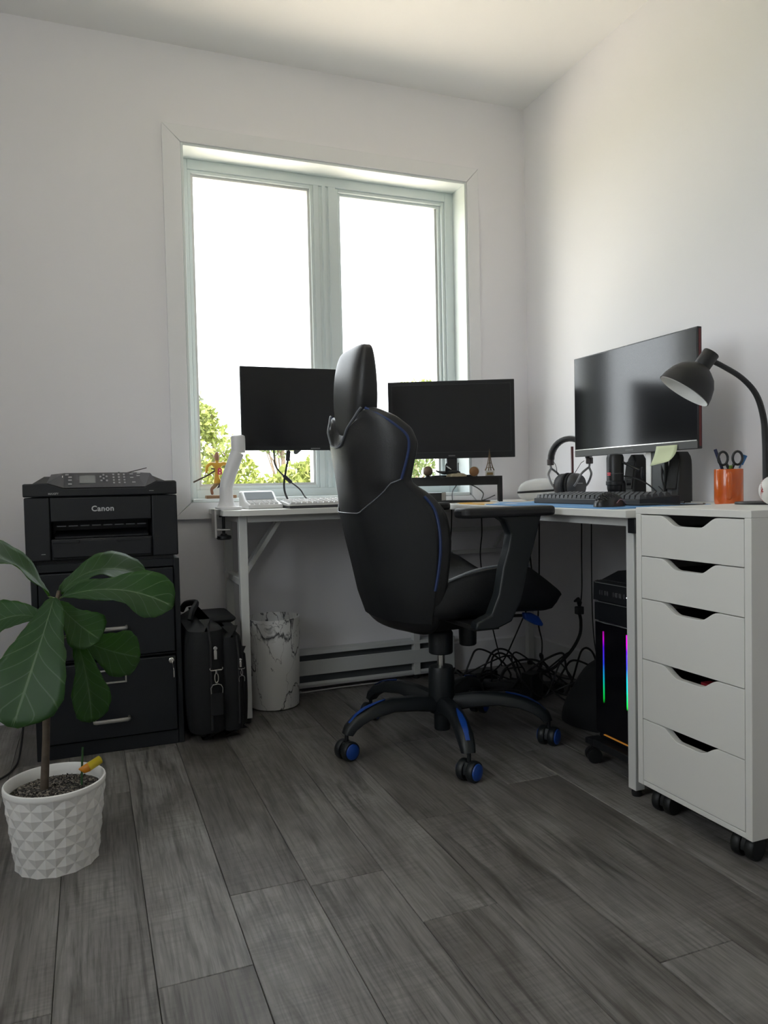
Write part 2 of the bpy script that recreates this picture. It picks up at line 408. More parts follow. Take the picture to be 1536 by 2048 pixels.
for x in (hx0-.05, hx1):
    MB().box(x, x+.05, 2.945, YW, .018, .168).build('end_cap', HW, ht, bevel=.003)

# ================================================================== OUTSIDE
BARK = mat('bark', (.16,.12,.09), .9, bump=.5, bscale=40)
def leafmat(name, c, t):
    m = bpy.data.materials.new(name); m.use_nodes = True; nt = m.node_tree; b = nt.nodes['Principled BSDF']
    b.inputs['Roughness'].default_value = .6; b.inputs['Base Color'].default_value = (*c, 1)
    tr = nt.nodes.new('ShaderNodeBsdfTranslucent'); tr.inputs['Color'].default_value = (*t, 1)
    mx = nt.nodes.new('ShaderNodeMixShader'); mx.inputs[0].default_value = .3
    nt.links.new(b.outputs[0], mx.inputs[1]); nt.links.new(tr.outputs[0], mx.inputs[2]); nt.links.new(mx.outputs[0], nt.nodes['Material Output'].inputs[0])
    return m
LEAFY = [leafmat('tree_leaf_yellow', (.17,.20,.045), (.14,.18,.03)), leafmat('tree_leaf_green', (.10,.135,.045), (.08,.12,.03)), leafmat('tree_leaf_grey', (.15,.17,.125), (.10,.12,.07))]
GZ = -.7
def tree(name, label, x, y, blobs, n, lm, seed, size=.09, branches=6):
    rg = random.Random(seed)
    T = thing(name, label, 'tree', (x, y, GZ), 'trees and bushes beyond the window')
    top = max(b[2]+b[5]*.4 for b in blobs)
    tr = MB()
    tr.tube([(x,y,GZ),(x+.03,y,GZ+.5*(top-GZ)),(x-.02,y,top)], [.07,.05,.015], 8)
    for k in range(branches):
        b = blobs[k % len(blobs)]; z0 = GZ+(top-GZ)*rg.uniform(.3,.8)
        e = Vector((b[0]+rg.uniform(-.7,.7)*b[3], b[1]+rg.uniform(-.5,.5)*b[4], b[2]+rg.uniform(-.2,.8)*b[5]))
        s0 = Vector((x, y, z0)); tr.tube([s0, s0.lerp(e,.5)+Vector((0,0,.08)), e], [.022,.014,.005], 5)
    tr.build('trunk', BARK, T)
    vs_, fs = [], []
    for k in range(n):
        b = blobs[rg.randrange(len(blobs))]
        while True:
            p = Vector((rg.uniform(-1,1), rg.uniform(-1,1), rg.uniform(-1,1)))
            if p.length < 1: break
        p = Vector((b[0]+p.x*b[3], b[1]+p.y*b[4], b[2]+p.z*b[5]))
        a = Vector((rg.gauss(0,1), rg.gauss(0,1), rg.gauss(0,.6))).normalized(); c = a.orthogonal().normalized()
        c.rotate(Matrix.Rotation(rg.uniform(0,6.28), 3, a)); d = a.cross(c); s_ = size*rg.uniform(.5,1.2)
        i = len(vs_); vs_ += [p-c*s_, p+d*s_*.45, p+c*s_, p-d*s_*.45]; fs.append((i,i+1,i+2,i+3))
    mb = MB(); mb.add(vs_, fs); f = mb.build('foliage', lm, T, recalc=False); f['kind'] = 'stuff'
    return T
tree('garden_tree', 'tall grey green tree standing at the edge of the left pane', 1.30, 17.5, [(1.3,17.5,1.9,1.2,.9,1.0),(1.7,17.5,2.7,.85,.7,.75),(1.9,17.3,.9,1.0,.8,.7)], 2600, LEAFY[2], 1)
tree('garden_tree', 'bushy yellow green tree behind the wooden figurine', 2.10, 13.6, [(2.05,13.6,1.35,.52,.6,.70),(2.45,13.4,.95,.42,.5,.55),(1.85,13.6,2.0,.36,.4,.35),(2.1,13.4,.4,.75,.6,.5)], 3400, LEAFY[0], 2, .07)
tree('garden_bush', 'low bright green bush seen below the arm monitor', 3.0, 10.2, [(2.75,10.2,.85,.42,.4,.34),(3.10,10.2,1.0,.40,.4,.34),(2.35,10.3,.7,.40,.3,.32)], 2300, LEAFY[0], 3, .065)
tree('young_tree', 'thin young tree with sparse branches beyond the left pane', 3.02, 12.3, [(2.70,12.3,2.15,.24,.2,.10),(2.86,12.3,1.85,.18,.2,.16),(3.0,12.3,1.45,.25,.2,.14),(2.80,12.3,1.5,.20,.2,.10)], 220, LEAFY[1], 4, .06, 8)
tree('garden_bush', 'wide dark green bush seen below the riser monitor', 5.9, 13.6, [(5.3,13.6,.9,.6,.5,.45),(6.1,13.6,1.15,.6,.5,.5),(4.7,13.5,.7,.5,.5,.4)], 1900, LEAFY[1], 5, .07)
tree('young_tree', 'sparse tree with few leaves beyond the right pane', 6.6, 15.0, [(6.35,15,2.95,.3,.3,.08),(6.75,15,3.0,.3,.3,.10),(6.6,15,2.3,.5,.3,.3),(6.2,15,1.9,.4,.3,.3)], 260, LEAFY[0], 6, .07, 9)

# ================================================================== LEFT: FILING CABINET + PRINTER
CABB = mat('cabinet_black_enamel', (.004,.006,.009), .5, bump=.2, bscale=800)
fc = thing('filing_cabinet', 'black two drawer metal filing cabinet carrying the printer', 'cabinet', (.048, 2.76, 0))
fx0, fx1, fy0, fy1, fz = -.174, .270, 2.545, 2.975, .611
cb = MB(); cb.box(fx0, fx0+.018, fy0, fy1, .0, fz).box(fx1-.018, fx1, fy0, fy1, 0, fz).box(fx0+.018, fx1-.018, fy0, fy1, fz-.026, fz).box(fx0+.018, fx1-.018, fy1-.01, fy1, 0, fz-.026).box(fx0+.018, fx1-.018, fy0, fy1, 0, .045).box(fx0+.018, fx1-.018, fy0+.004, fy1, .296, .304)
cb.build('body', CABB, fc, bevel=.002)
for z0, z1, lock in ((.049, .293, True), (.307, .582, False)):
    dr = MB().box(fx0+.021, fx1-.021, fy0-.012, fy0+.012, z0, z1).build('drawer', CABB, fc, bevel=.003)
    zc = .110 if lock else .401; xc = .047
    h = MB(); h.tube([(xc-.052,fy0-.012,zc),(xc-.052,fy0-.034,zc),(xc-.046,fy0-.038,zc),(xc+.046,fy0-.038,zc),(xc+.052,fy0-.034,zc),(xc+.052,fy0-.012,zc)], .0065, 8, flat=.7)
    h.build('handle', STEEL, dr, smooth=True)
    zl = .246 if lock else .520; xl = .050
    ring(xl-.045, xl+.045, zl-.022, zl+.022, .005, fy0-.018, fy0-.012).build('label_holder', STEEL, dr, bevel=.0008)
    if lock:
        MB().lathe([(.009,0),(.009,.004),(.006,.006),(.0055,.006)], (.235, fy0-.012, .279), 20, axis=(0,-1,0)).build('lock', CHROME, dr, smooth=True)
        k = MB(); k.box(.2335,.2365,fy0-.034,fy0-.018,.276,.282); k.lathe([(.007,-.001),(.007,.001)], (.235,fy0-.037,.277), 14, axis=(1,0,0)); k.tube([(.236,fy0-.036,.274),(.238,fy0-.034,.258),(.240,fy0-.036,.245)], .0012, 6)
        k.box(.2375,.2405,fy0-.0375,fy0-.0355,.228,.248)
        k.build('key', CHROME, dr)

PRB = mat('printer_black', (.007,.008,.011), .5, bump=.25, bscale=1100); PRG = mat('printer_panel_grey', (.040,.040,.045), .38)
pr = thing('printer', 'black multifunction office printer on the filing cabinet', 'printer', (.042, 2.74, fz))
px0, px1, py0, py1 = -.184, .268, 2.535, 2.93
MB().box(px0+.015, px1-.015, py0+.02, py1-.02, fz, fz+.010).build('foot_plate', BLACKP, pr)
b = MB(); zt = .818
b.box(px0, -.112, py0, py1, .622, zt).box(.188, px1, py0, py1, .622, zt).box(-.112, .188, py0+.11, py1, .622, zt).box(-.112, .188, py0+.002, py0+.11, .742, zt).box(-.112,.188,py0+.004,py0+.11,.622,.688)
b.build('body', PRB, pr, bevel=.004)
MB().box(-.110, .186, py0-.004, py0+.004, .744, zt-.004).build('front_door', PRB, pr, bevel=.0015)
MB().prism([(py0+.01,.690),(py0+.10,.706),(py0+.10,.711),(py0+.01,.695)], -.100, .176, 'x').build('output_tray', BLACKP, pr)
tr_ = MB()
for k in range(8): tr_.box(-.094+.034*k, -.068+.034*k, py0+.012, py0+.03, .726, .729)
tr_.build('roller_guide', mat('roller_grey', (.10,.10,.11), .4), pr)
cs = MB().box(-.108, .184, py0-.006, py0+.01, .630, .684).build('paper_cassette', PRB, pr, bevel=.003)
MB().box(-.108, -.03, py0-.009, py0, .676, .684).build('finger_grip', PRB, cs, bevel=.001)
MB().box(.08, .15, py0-.009, py0, .676, .684).build('finger_grip', PRB, cs, bevel=.001)
ld = MB(); ld.prism([(px0-.002,zt+.002),(px1,zt+.002),(px1,.861),(.262,.865),(.205,.864),(.170,.845),(-.070,.845),(-.118,.862),(px0-.002,.860)], py0-.004, py0+.03, 'y')
ld.box(px0-.002, px1, py0+.03, py1, zt+.002, .861)
ld.build('scanner_lid', PRB, pr, bevel=.004)
cp = MB()
cp.loft([[(px0+.02,py0+.09,.862),(px1-.02,py0+.09,.862),(px1-.02,py1-.02,.862),(px0+.02,py1-.02,.862)],[(px0+.055,py0+.10,.884),(px1-.07,py0+.10,.884),(px1-.07,py1-.05,.886),(px0+.055,py1-.05,.886)]])
cp.build('document_feeder', PRG, pr, bevel=.002)
def onpanel(u, v, h=.0022):      # u 0..1 across, v 0..1 up the sloping control panel
    x = -.066+.232*u if True else 0
    return Vector((x, py0-.0035+.0955*v, .8465+.048*v+h-.0012))
pan = MB().add([(-.118,py0-.0035,.8625),(-.070,py0-.0035,.8465),(.170,py0-.0035,.8465),(.205,py0-.0035,.8645),(.194,py0+.092,.8915),(.150,py0+.092,.8945),(-.070,py0+.092,.8945),(-.108,py0+.092,.8905),(-.118,py0,.80),(-.07,py0,.80),(.17,py0,.80),(.205,py0,.80),(.194,py0+.092,.80),(-.108,py0+.092,.80)],
    [(1,2,5,6),(0,1,6,7),(2,3,4,5),(3,11,12,4),(0,7,13,8),(7,6,5,4,12,13)]).build('control_panel', PRG, pr)
def pad(u, v, du, dv, m, name='button', h=.0030):
    mb = MB(); q = [onpanel(u-du,v-dv,h),onpanel(u+du,v-dv,h),onpanel(u+du,v+dv,h),onpanel(u-du,v+dv,h)]; q2 = [p-Vector((0,-.0005,.0014)) for p in q]
    mb.loft([q2, q]); mb.build(name, m, pan)
pad(.28,.52,.10,.26, mat('lcd_grey', (.16,.17,.17), .2), 'display')
BT = mat('button_grey', (.30,.30,.31), .4)
pad(-.05,.72,.018,.06, mat('button_lit', (.9,.9,.9), .4), 'power_button')
for u, v in ((.02,.85),(.06,.68),(.06,.48),(.06,.22)): pad(u,v,.022,.04,BT)
for u, v in ((.45,.7),(.49,.82),(.49,.58),(.53,.7),(.46,.42),(.53,.42)): pad(u,v,.012,.05,BT)
for i in range(3):
    for j in range(4): pad(.62+.07*i,.26+.19*j,.012,.05,BT)
for u, v in ((.86,.85),(.86,.6),(.88,.28),(.95,.72),(.96,.9)): pad(u,v,.022,.035,BT)
LOGO = mat('logo_silver', (.62,.62,.62), .3, metal=.6); LOGOD = mat('logo_grey', (.34,.34,.34), .4)
text('brand_lettering', 'Canon', .0235, LOGO, pr, facing((.041, py0-.0046, .7795), (0,-1,0)), bold=.0006, spacing=1.08)
text('series_lettering', 'MAXIFY', .0085, LOGOD, pr, facing((-.100, py0-.0048, .829), (0,-1,0)), bold=.0002)
MB().box(.182,.196,py0-.0046,py0-.0042,.832,.8335).build('model_mark', LOGOD, pr)
MB().box(-.140,-.128,py0-.0008,py0+.001,.6425,.6445).build('usb_mark', LOGOD, pr)
pn = MB(); pn.tube([(.092,2.73,.8905),(.100,2.735,.8915),(.108,2.74,.893)], [.004,.0075,.003], 10); pn.tube([(.104,2.74,.890),(.192,2.75,.912)], [.0016,.0013], 8)
tag(pn.build('antenna', BLACKP, smooth=True), 'thin black stick standing out at a slant on top of the printer', 'stick')

# ================================================================== BAG AND BIN
FAB = mat('black_ballistic_nylon', (.0038,.0046,.006), .7, bump=.5, bscale=700)
bag = thing('laptop_bag', 'black nylon briefcase with metal clasps between cabinet and desk leg', 'bag', (.37, 2.60, 0))
def pillow(x0,x1,y0,y1,z0,z1,r,bulge=.012):
    """soft upright box, rings stacked in z"""
    rings = []; H = z1-z0
    for k in range(13):
        t_ = k/12; e = min(t_,1-t_); ins = r*(1-math.sqrt(max(0,1-(1-min(1,e*H/r))**2))) if e*H < r else 0
        bl = bulge*math.sin(PI*t_); q = rrect(x0+ins-bl,x1-ins+bl,y0+ins-bl*.4,y1-ins+bl*.4,max(.012,min(r,(x1-x0)/2-.004)-ins*.5),5)
        rings.append([(a,b_,z0+H*t_) for a,b_ in q])
    return MB().loft(rings)
pillow(.286,.400,2.475,2.86,.004,.405,.05,.010).build('main_body', FAB, bag, smooth=True)
pillow(.395,.455,2.485,2.84,.004,.375,.045,.010).build('front_pocket', FAB, bag, smooth=True)
pillow(.448,.474,2.52,2.80,.02,.300,.02,.006).build('outer_pocket', FAB, bag, smooth=True)
MB().tube([(.30,2.56,.40),(.31,2.58,.425),(.335,2.66,.437),(.335,2.70,.437),(.31,2.76,.425),(.30,2.79,.40)], .011, 8, smoothpath=4, flat=.8).build('carry_handle', FAB, bag, smooth=True)
pillow(.34,.46,2.60,2.80,.370,.398,.02,.004).build('shoulder_strap', FAB, bag, smooth=True)
zy = 2.466
z_ = MB(); z_.tube([(.345,zy+.003,.39),(.352,zy,.33),(.350,zy,.05)], .0035, 6); z_.tube([(.437,zy+.010,.35),(.442,zy+.006,.28),(.440,zy+.006,.06)], .003, 6); z_.build('zipper_track', mat('zipper_black', (.02,.02,.022), .5), bag)
def puller(x, y, z, s=1.0):
    p = MB(); p.lathe([(.006*s,-.002),(.006*s,.002)], (x,y-.004,z), 14, axis=(0,-1,0)); p.box(x-.0045*s,x+.0045*s,y-.006,y-.003,z-.033*s,z-.006*s); p.build('zipper_pull', CHROME, bag, bevel=.0008)
puller(.366, zy, .318, 1.1); puller(.447, zy+.004, .272, .75)
def clasp(x, y, z, s=1.0):
    p = MB(); p.tube([(x-.019*s,y,z),(x-.021*s,y,z-.004*s),(x-.017*s,y,z-.009*s),(x+.017*s,y,z-.009*s),(x+.021*s,y,z-.004*s),(x+.019*s,y,z)], .0022*s, 6)
    p.tube([(x,y,z-.009*s),(x,y,z-.02*s)], .004*s, 8)
    p.tube([(x+.006*s*math.sin(a),y,z-.034*s-.016*s*math.cos(a)) for a in [2*PI*k/14 for k in range(15)]], .0024*s, 6)
    p.tube([(x-.018*s,y,z-.092*s),(x-.019*s,y,z-.066*s),(x-.012*s,y,z-.056*s),(x+.004*s,y,z-.054*s),(x+.014*s,y,z-.058*s),(x+.019*s,y,z-.068*s),(x+.018*s,y,z-.092*s)], .0022*s, 6)
    p.build('strap_clasp', CHROME, bag, smooth=True)
clasp(.367, zy-.006, .256)
MB().box(.348,.386,zy-.010,zy-.006,.10,.172).build('strap_end', FAB, bag, bevel=.001)
clasp(.450, zy+.002, .245, .5)

def marble():
    m = bpy.data.materials.new('white_marble_print'); m.use_nodes = True; nt = m.node_tree; L = nt.links; N = nt.nodes.new
    b = nt.nodes['Principled BSDF']; b.inputs['Roughness'].default_value = .35
    tc = N('ShaderNodeTexCoord'); mp = N('ShaderNodeMapping'); mp.inputs['Rotation'].default_value = (.2,.75,.3); mp.inputs['Scale'].default_value = (1,1,.55); L.new(tc.outputs['Object'], mp.inputs[0])
    def vein(scale, w, off, dist):
        n = N('ShaderNodeTexNoise'); n.inputs['Scale'].default_value = scale; n.inputs['Detail'].default_value = 7; n.inputs['Distortion'].default_value = dist
        a = N('ShaderNodeVectorMath'); a.inputs[1].default_value = (off,off*.7,off*1.3); L.new(mp.outputs[0], a.inputs[0]); L.new(a.outputs[0], n.inputs['Vector'])
        s_ = N('ShaderNodeMath'); s_.operation = 'SUBTRACT'; s_.inputs[1].default_value = .5; L.new(n.outputs['Fac'], s_.inputs[0])
        ab = N('ShaderNodeMath'); ab.operation = 'ABSOLUTE'; L.new(s_.outputs[0], ab.inputs[0])
        r = N('ShaderNodeMapRange'); r.inputs['From Max'].default_value = w; r.interpolation_type = 'SMOOTHSTEP'; L.new(ab.outputs[0], r.inputs['Value']); return r
    v1, v2 = vein(7, .016, 3.1, .6), vein(11, .010, 8.2, .9)
    cl = N('ShaderNodeTexNoise'); cl.inputs['Scale'].default_value = 9; L.new(mp.outputs[0], cl.inputs['Vector'])
    base = N('ShaderNodeMix'); base.data_type = 'RGBA'; base.inputs[6].default_value = (.50,.50,.50,1); base.inputs[7].default_value = (.80,.80,.79,1); L.new(cl.outputs['Fac'], base.inputs[0])
    m1 = N('ShaderNodeMix'); m1.data_type = 'RGBA'; m1.inputs[6].default_value = (.045,.045,.05,1); L.new(v1.outputs[0], m1.inputs[0]); L.new(base.outputs[2], m1.inputs[7])
    m2 = N('ShaderNodeMix'); m2.data_type = 'RGBA'; m2.inputs[6].default_value = (.22,.22,.23,1); L.new(v2.outputs[0], m2.inputs[0]); L.new(m1.outputs[2], m2.inputs[7])
    L.new(m2.outputs[2], b.inputs['Base Color']); return m
bn = thing('waste_bin', 'white marble patterned waste bin beside the desk leg', 'bin', (.640, 2.832, 0))
MB().lathe([(.088,.002),(.093,.006),(.0955,.05),(.1035,.340),(.1025,.342),(.1015,.340),(.0935,.05),(.09,.012),(.0,.012)], (.640,2.832,0), 48).build('bin_body', marble(), bn, smooth=True)

# ================================================================== POTTED FIDDLE LEAF FIG
PCX, PCY = -.0918, 1.85
pp = thing('potted_fig', 'fiddle leaf fig in a white faceted ceramic pot on the floor', 'plant', (PCX, PCY, 0))
CER = mat('white_ceramic', (.82,.81,.79), .5)
nf, nz = 14, 8
z0, z1 = .0, .175; rr = lambda z: .086+(.107-.086)*(z/.184)
def pv(k, i, out=0.0):
    z = z0+(z1-z0)*k/nz; a = 2*PI*i/nf; r_ = rr(z)+out
    return Vector((PCX+r_*math.cos(a), PCY+r_*math.sin(a), z))
fine = MB()
for k in range(nz+1):
    for i in range(nf):
        o_ = .5*(k % 2); L_, R_ = pv(k,i+o_), pv(k,i+o_+1); C_ = pv(k,i+o_+.5,.0036)
        tri = []
        if k < nz: T2 = pv(k+1,i+o_+.5); tri += [(L_,C_,T2),(C_,R_,T2)]
        if k > 0: B2 = pv(k-1,i+o_+.5); tri += [(L_,B2,C_),(B2,R_,C_)]
        for q in tri:
            n_ = len(fine.v); fine.v += list(q); fine.f.append((n_,n_+1,n_+2))
fine.add([pv(0,i) for i in range(nf)], [tuple(range(nf-1,-1,-1))])
pot = fine.build('pot', CER, pp)
MB().lathe([(rr(.166),.168),(rr(.172)+.0025,.173),(.1085,.176),(.1085,.180),(.1075,.184),(.1045,.1855),(.1020,.183),(.1000,.165),(.096,.13)], (PCX,PCY,0), 48, cap=False).build('pot_rim', CER, pp, smooth=True)
def soilmat():
    m = bpy.data.materials.new('potting_soil'); m.use_nodes = True; nt = m.node_tree; L = nt.links; N = nt.nodes.new; b = nt.nodes['Principled BSDF']; b.inputs['Roughness'].default_value = .9
    tc = N('ShaderNodeTexCoord'); n = N('ShaderNodeTexVoronoi'); n.inputs['Scale'].default_value = 260; L.new(tc.outputs['Object'], n.inputs['Vector'])
    r = N('ShaderNodeValToRGB'); r.color_ramp.elements[0].color = (.012,.009,.007,1); r.color_ramp.elements[0].position = .5; r.color_ramp.elements[1].color = (.26,.22,.18,1); r.color_ramp.elements[1].position = .97
    sp = N('ShaderNodeSeparateColor'); L.new(n.outputs['Color'], sp.inputs[0]); L.new(sp.outputs[0], r.inputs[0]); L.new(r.outputs[0], b.inputs['Base Color']); return m
sm_ = soilmat()
so_ = MB(); rg = random.Random(5); rings = []
for k in range(9):
    r_ = .0985*(1-k/8)+.0005; rings.append([(PCX+r_*math.cos(2*PI*i/28), PCY+r_*math.sin(2*PI*i/28), .158+.010*(k/8)+rg.uniform(-.0025,.0025)*(k > 0)) for i in range(28)])
so_.loft(rings, cap=True); so_.build('soil', sm_, pp)
ch = MB()
for k in range(340):
    a, r_ = rg.uniform(0,2*PI), .094*math.sqrt(rg.random()); p = Vector((PCX+r_*math.cos(a), PCY+r_*math.sin(a), .160+.010*(1-r_/.0985)))
    s_ = rg.uniform(.0015,.0036); u = Vector((rg.gauss(0,1),rg.gauss(0,1),rg.gauss(0,1))).normalized()*s_; w = u.orthogonal().normalized()*s_*.7; q = u.cross(w).normalized()*s_*.6
    ch.add([p+u,p-u,p+w,p-w,p+q,p-q], [(0,2,4),(2,1,4),(1,3,4),(3,0,4),(2,0,5),(1,2,5),(3,1,5),(0,3,5)])
co = ch.build('soil_crumbs', sm_, pp); co['kind'] = 'stuff'
MB().tube([(-.115,1.85,.155),(-.107,1.85,.276),(-.103,1.85,.344),(-.086,1.85,.479),(-.078,1.85,.560),(-.069,1.85,.612)], [.0095,.008,.0085,.0075,.007,.004], 10, smoothpath=3).build('stem', mat('stem_bark', (.10,.075,.055), .8, bump=.6, bscale=120, var=.5, vscale=60), pp, smooth=True)
def figleaf():
    m = bpy.data.materials.new('fig_leaf'); m.use_nodes = True; nt = m.node_tree; L = nt.links; N = nt.nodes.new; b = nt.nodes['Principled BSDF']
    uv = N('ShaderNodeUVMap'); sx = N('ShaderNodeSeparateXYZ'); L.new(uv.outputs[0], sx.inputs[0])
    def math_(op, a, c=None, d=None):
        n = N('ShaderNodeMath'); n.operation = op
        for i, v in enumerate((a,c,d)):
            if v is None: continue
            if isinstance(v, (int,float)): n.inputs[i].default_value = v
            else: L.new(v, n.inputs[i])
        return n.outputs[0]
    s_ = math_('ABSOLUTE', sx.outputs[0])                       # 0 midrib .. 1 edge
    mid = math_('LESS_THAN', s_, .030)
    ph = math_('SUBTRACT', math_('MULTIPLY', sx.outputs[1], 7.0), math_('MULTIPLY', math_('POWER', s_, .8), 1.6))
    fr = math_('ABSOLUTE', math_('SUBTRACT', math_('FRACT', ph), .5))
    side = math_('LESS_THAN', fr, .035)
    v = math_('MULTIPLY', math_('MAXIMUM', mid, math_('MULTIPLY', side, .75)), .85)
    nz_ = N('ShaderNodeTexNoise'); nz_.inputs['Scale'].default_value = 30; tc = N('ShaderNodeTexCoord'); L.new(tc.outputs['Object'], nz_.inputs['Vector'])
    c0 = N('ShaderNodeMix'); c0.data_type = 'RGBA'; c0.inputs[6].default_value = (.020,.052,.022,1); c0.inputs[7].default_value = (.040,.090,.034,1); L.new(nz_.outputs['Fac'], c0.inputs[0])
    c1 = N('ShaderNodeMix'); c1.data_type = 'RGBA'; c1.inputs[7].default_value = (.17,.24,.13,1); L.new(v, c1.inputs[0]); L.new(c0.outputs[2], c1.inputs[6]); L.new(c1.outputs[2], b.inputs['Base Color'])
    b.inputs['Roughness'].default_value = .46; b.inputs['Specular IOR Level'].default_value = .32
    bp = N('ShaderNodeBump'); bp.inputs['Strength'].default_value = .5; bp.inputs['Distance'].default_value = .002; L.new(v, bp.inputs['Height']); bp.invert = True; L.new(bp.outputs[0], b.inputs['Normal'])
    tr = N('ShaderNodeBsdfTranslucent'); c2 = N('ShaderNodeMix'); c2.data_type = 'RGBA'; c2.blend_type = 'MULTIPLY'; c2.inputs[0].default_value = .0; 
    tr.inputs['Color'].default_value = (.24,.50,.04,1)
    mx = N('ShaderNodeMixShader'); mx.inputs[0].default_value = .42; L.new(b.outputs[0], mx.inputs[1]); L.new(tr.outputs[0], mx.inputs[2]); L.new(mx.outputs[0], nt.nodes['Material Output'].inputs[0])
    return m
FIG = figleaf()
WT = [(0,.06),(.06,.20),(.15,.34),(.28,.46),(.42,.55),(.55,.74),(.70,.97),(.80,1.0),(.90,.86),(.96,.58),(1.0,.12)]
def wprof(t):
    for (a, wa), (b_, wb_) in zip(WT, WT[1:]):
        if t <= b_:
            u = (t-a)/(b_-a); u = u*u*(3-2*u); return wa+(wb_-wa)*u
    return .1
def leaf(base, mid, tip, nrm, W, fold=.25, wave=.10, ph=0.0):
    A, B, C_ = Vector(base), Vector(mid), Vector(tip); ctl = 2*B-.5*(A+C_); nh = Vector(nrm).normalized()
    nt_, ns = 22, 10; vs_, uv = [], []
    for i in range(nt_+1):
        t_ = i/nt_; p = A*(1-t_)**2+ctl*2*t_*(1-t_)+C_*t_*t_; tg = ((ctl-A)*(1-t_)+(C_-ctl)*t_).normalized()
        sd = tg.cross(nh).normalized(); nn = sd.cross(tg)
        w = W*wprof(t_)
        for j in range(ns+1):
            s_ = -1+2*j/ns
            off = nn*(fold*abs(s_)*w + wave*W*(s_*s_)*math.sin(11*t_+ph+(1.7 if s_ > 0 else 0)))
            vs_.append(p+sd*s_*w*(1+.04*math.sin(17*t_+ph+s_))+off); uv.append((s_, t_))
    mb = MB(); mb.v = vs_; mb.uv = uv
    mb.f = [(i*(ns+1)+j, i*(ns+1)+j+1, (i+1)*(ns+1)+j+1, (i+1)*(ns+1)+j) for i in range(nt_) for j in range(ns)]
    o = mb.build('leaf', FIG, pp, smooth=True, solid=.0008, ang=3.2, recalc=False)
    st = MB().tube([A, A.lerp(Vector((-.074,1.85,A.z)), .6)+Vector((0,0,-.004)), (-.074 if A.z > .55 else -.084, 1.85, min(A.z-.006,.60))], .0022, 6)
    st.build('petiole', mat('petiole_green', (.10,.14,.05), .5), pp, smooth=True)
leaf((-.079,1.835,.598), (-.110,1.755,.500), (-.158,1.68,.362), (-.25,-.80,.45), .086, .10, .05, .3)   # big leaf facing the room
leaf((-.092,1.858,.600), (-.150,1.84,.672), (-.245,1.80,.720), (.50,-.30,.80), .062, .30, .10, 1.1)     # upper left, sheen on top
leaf((-.066,1.856,.606), (.020,1.90,.650), (.128,1.95,.618), (-.05,-.62,.75), .056, .22, .14, 2.0)      # upper right, folded
leaf((-.062,1.846,.598), (.060,1.84,.606), (.176,1.82,.560), (.05,-.72,.62), .060, .20, .12, .0)        # long right leaf
leaf((-.072,1.842,.588), (-.038,1.825,.545), (.014,1.81,.500), (.25,-.85,.40), .050, .08, .06, .8)      # dark middle
leaf((-.045,1.880,.505), (.020,1.90,.462), (.104,1.92,.428), (.10,-.95,.30), .056, .12, .10, 1.6)       # lower right, backlit
leaf((-.040,1.840,.512), (-.018,1.80,.425), (-.010,1.79,.322), (.25,-.85,.35), .042, .35, .06, 2.4)     # long hanging leaf
leaf((-.100,1.90,.535), (-.165,1.95,.548), (-.245,1.98,.515), (.0,-.75,.65), .050, .20, .10, .5)        # far left
pk = thing('plant_pick', 'green stick with a yellow and orange plastic tube in the plant pot', 'plant pick', (-.036, 1.85, .16))
MB().tube([(-.036,1.85,.158),(-.0345,1.85,.20),(-.031,1.852,.248)], .0024, 8).build('stick', mat('pick_green', (.03,.10,.03), .5), pk, smooth=True)
MB().tube([(-.020,1.838,.205),(.006,1.846,.2165),(.0075,1.8465,.217)], [.0098,.0098,.006], 14).build('yellow_tube', mat('pick_yellow', (.62,.47,.02), .3), pk, smooth=True)
MB().tube([(-.041,1.838,.2035),(-.030,1.836,.2020),(-.019,1.8375,.2055)], [.0015,.0092,.0102], 14).build('orange_tip', mat('pick_orange', (.70,.26,.015), .35), pk, smooth=True)
# power cord on the floor by the cabinet
c_ = MB().tube([(-.30,2.40,.006),(-.262,2.43,.006),(-.236,2.50,.006),(-.226,2.60,.02),(-.218,2.72,.12),(-.21,2.90,.30),(-.21,3.0,.34)], .0035, 6, smoothpath=5)
tag(c_.build('wall_cable', CABLE, smooth=True), 'black power cord running down the wall beside the filing cabinet', 'cable')

# ================================================================== L-SHAPED DESK
DZ = .757
dk = thing('corner_desk', 'white L shaped corner desk with square metal legs', 'desk', (1.3, 2.6, 0))
MB().prism([(.435,2.655),(.485,2.600),(1.894,2.600),(1.894,2.988),(.435,2.988)], DZ-.020, DZ, 'z').build('tabletop', WHITEL, dk, bevel=.0015)
MB().prism([(1.268,1.560),(1.894,1.560),(1.894,2.5985),(1.268,2.5985)], DZ-.020, DZ, 'z').build('tabletop', WHITEL, dk, bevel=.0015)
FOOT = mat('black_foot', (.01,.01,.01), .6)
for x, y in ((.487,2.645),(.487,2.945),(1.275,2.945),(1.845,2.945),(1.310,1.582),(1.845,1.582)):
    lg = MB().box(x, x+.03, y, y+.03, .018, DZ-.020).build('leg', WHITEM, dk, bevel=.002)
    MB().lathe([(.012,0),(.013,.004),(.013,.012),(.006,.018)], (x+.015,y+.015,0), 16).build('foot', FOOT, lg, smooth=True)
def bar(a, b, w=.024, h=.024, name='rail'):
    a, b = Vector(a), Vector(b); d = (b-a).normalized(); s_ = d.cross(Vector((0,0,1))).normalized(); u = s_.cross(d)
    q = lambda p: [p+s_*w/2+u*h/2, p-s_*w/2+u*h/2, p-s_*w/2-u*h/2, p+s_*w/2-u*h/2]
    MB().loft([q(a), q(b)]).build(name, WHITEM, dk, bevel=.0015)
bar((.517,2.660,.7245),(1.275,2.660,.7245)); bar((.517,2.960,.7245),(1.275,2.960,.7245)); bar((.502,2.675,.7245),(.502,2.945,.7245)); bar((.502,2.675,.50),(.502,2.945,.50))
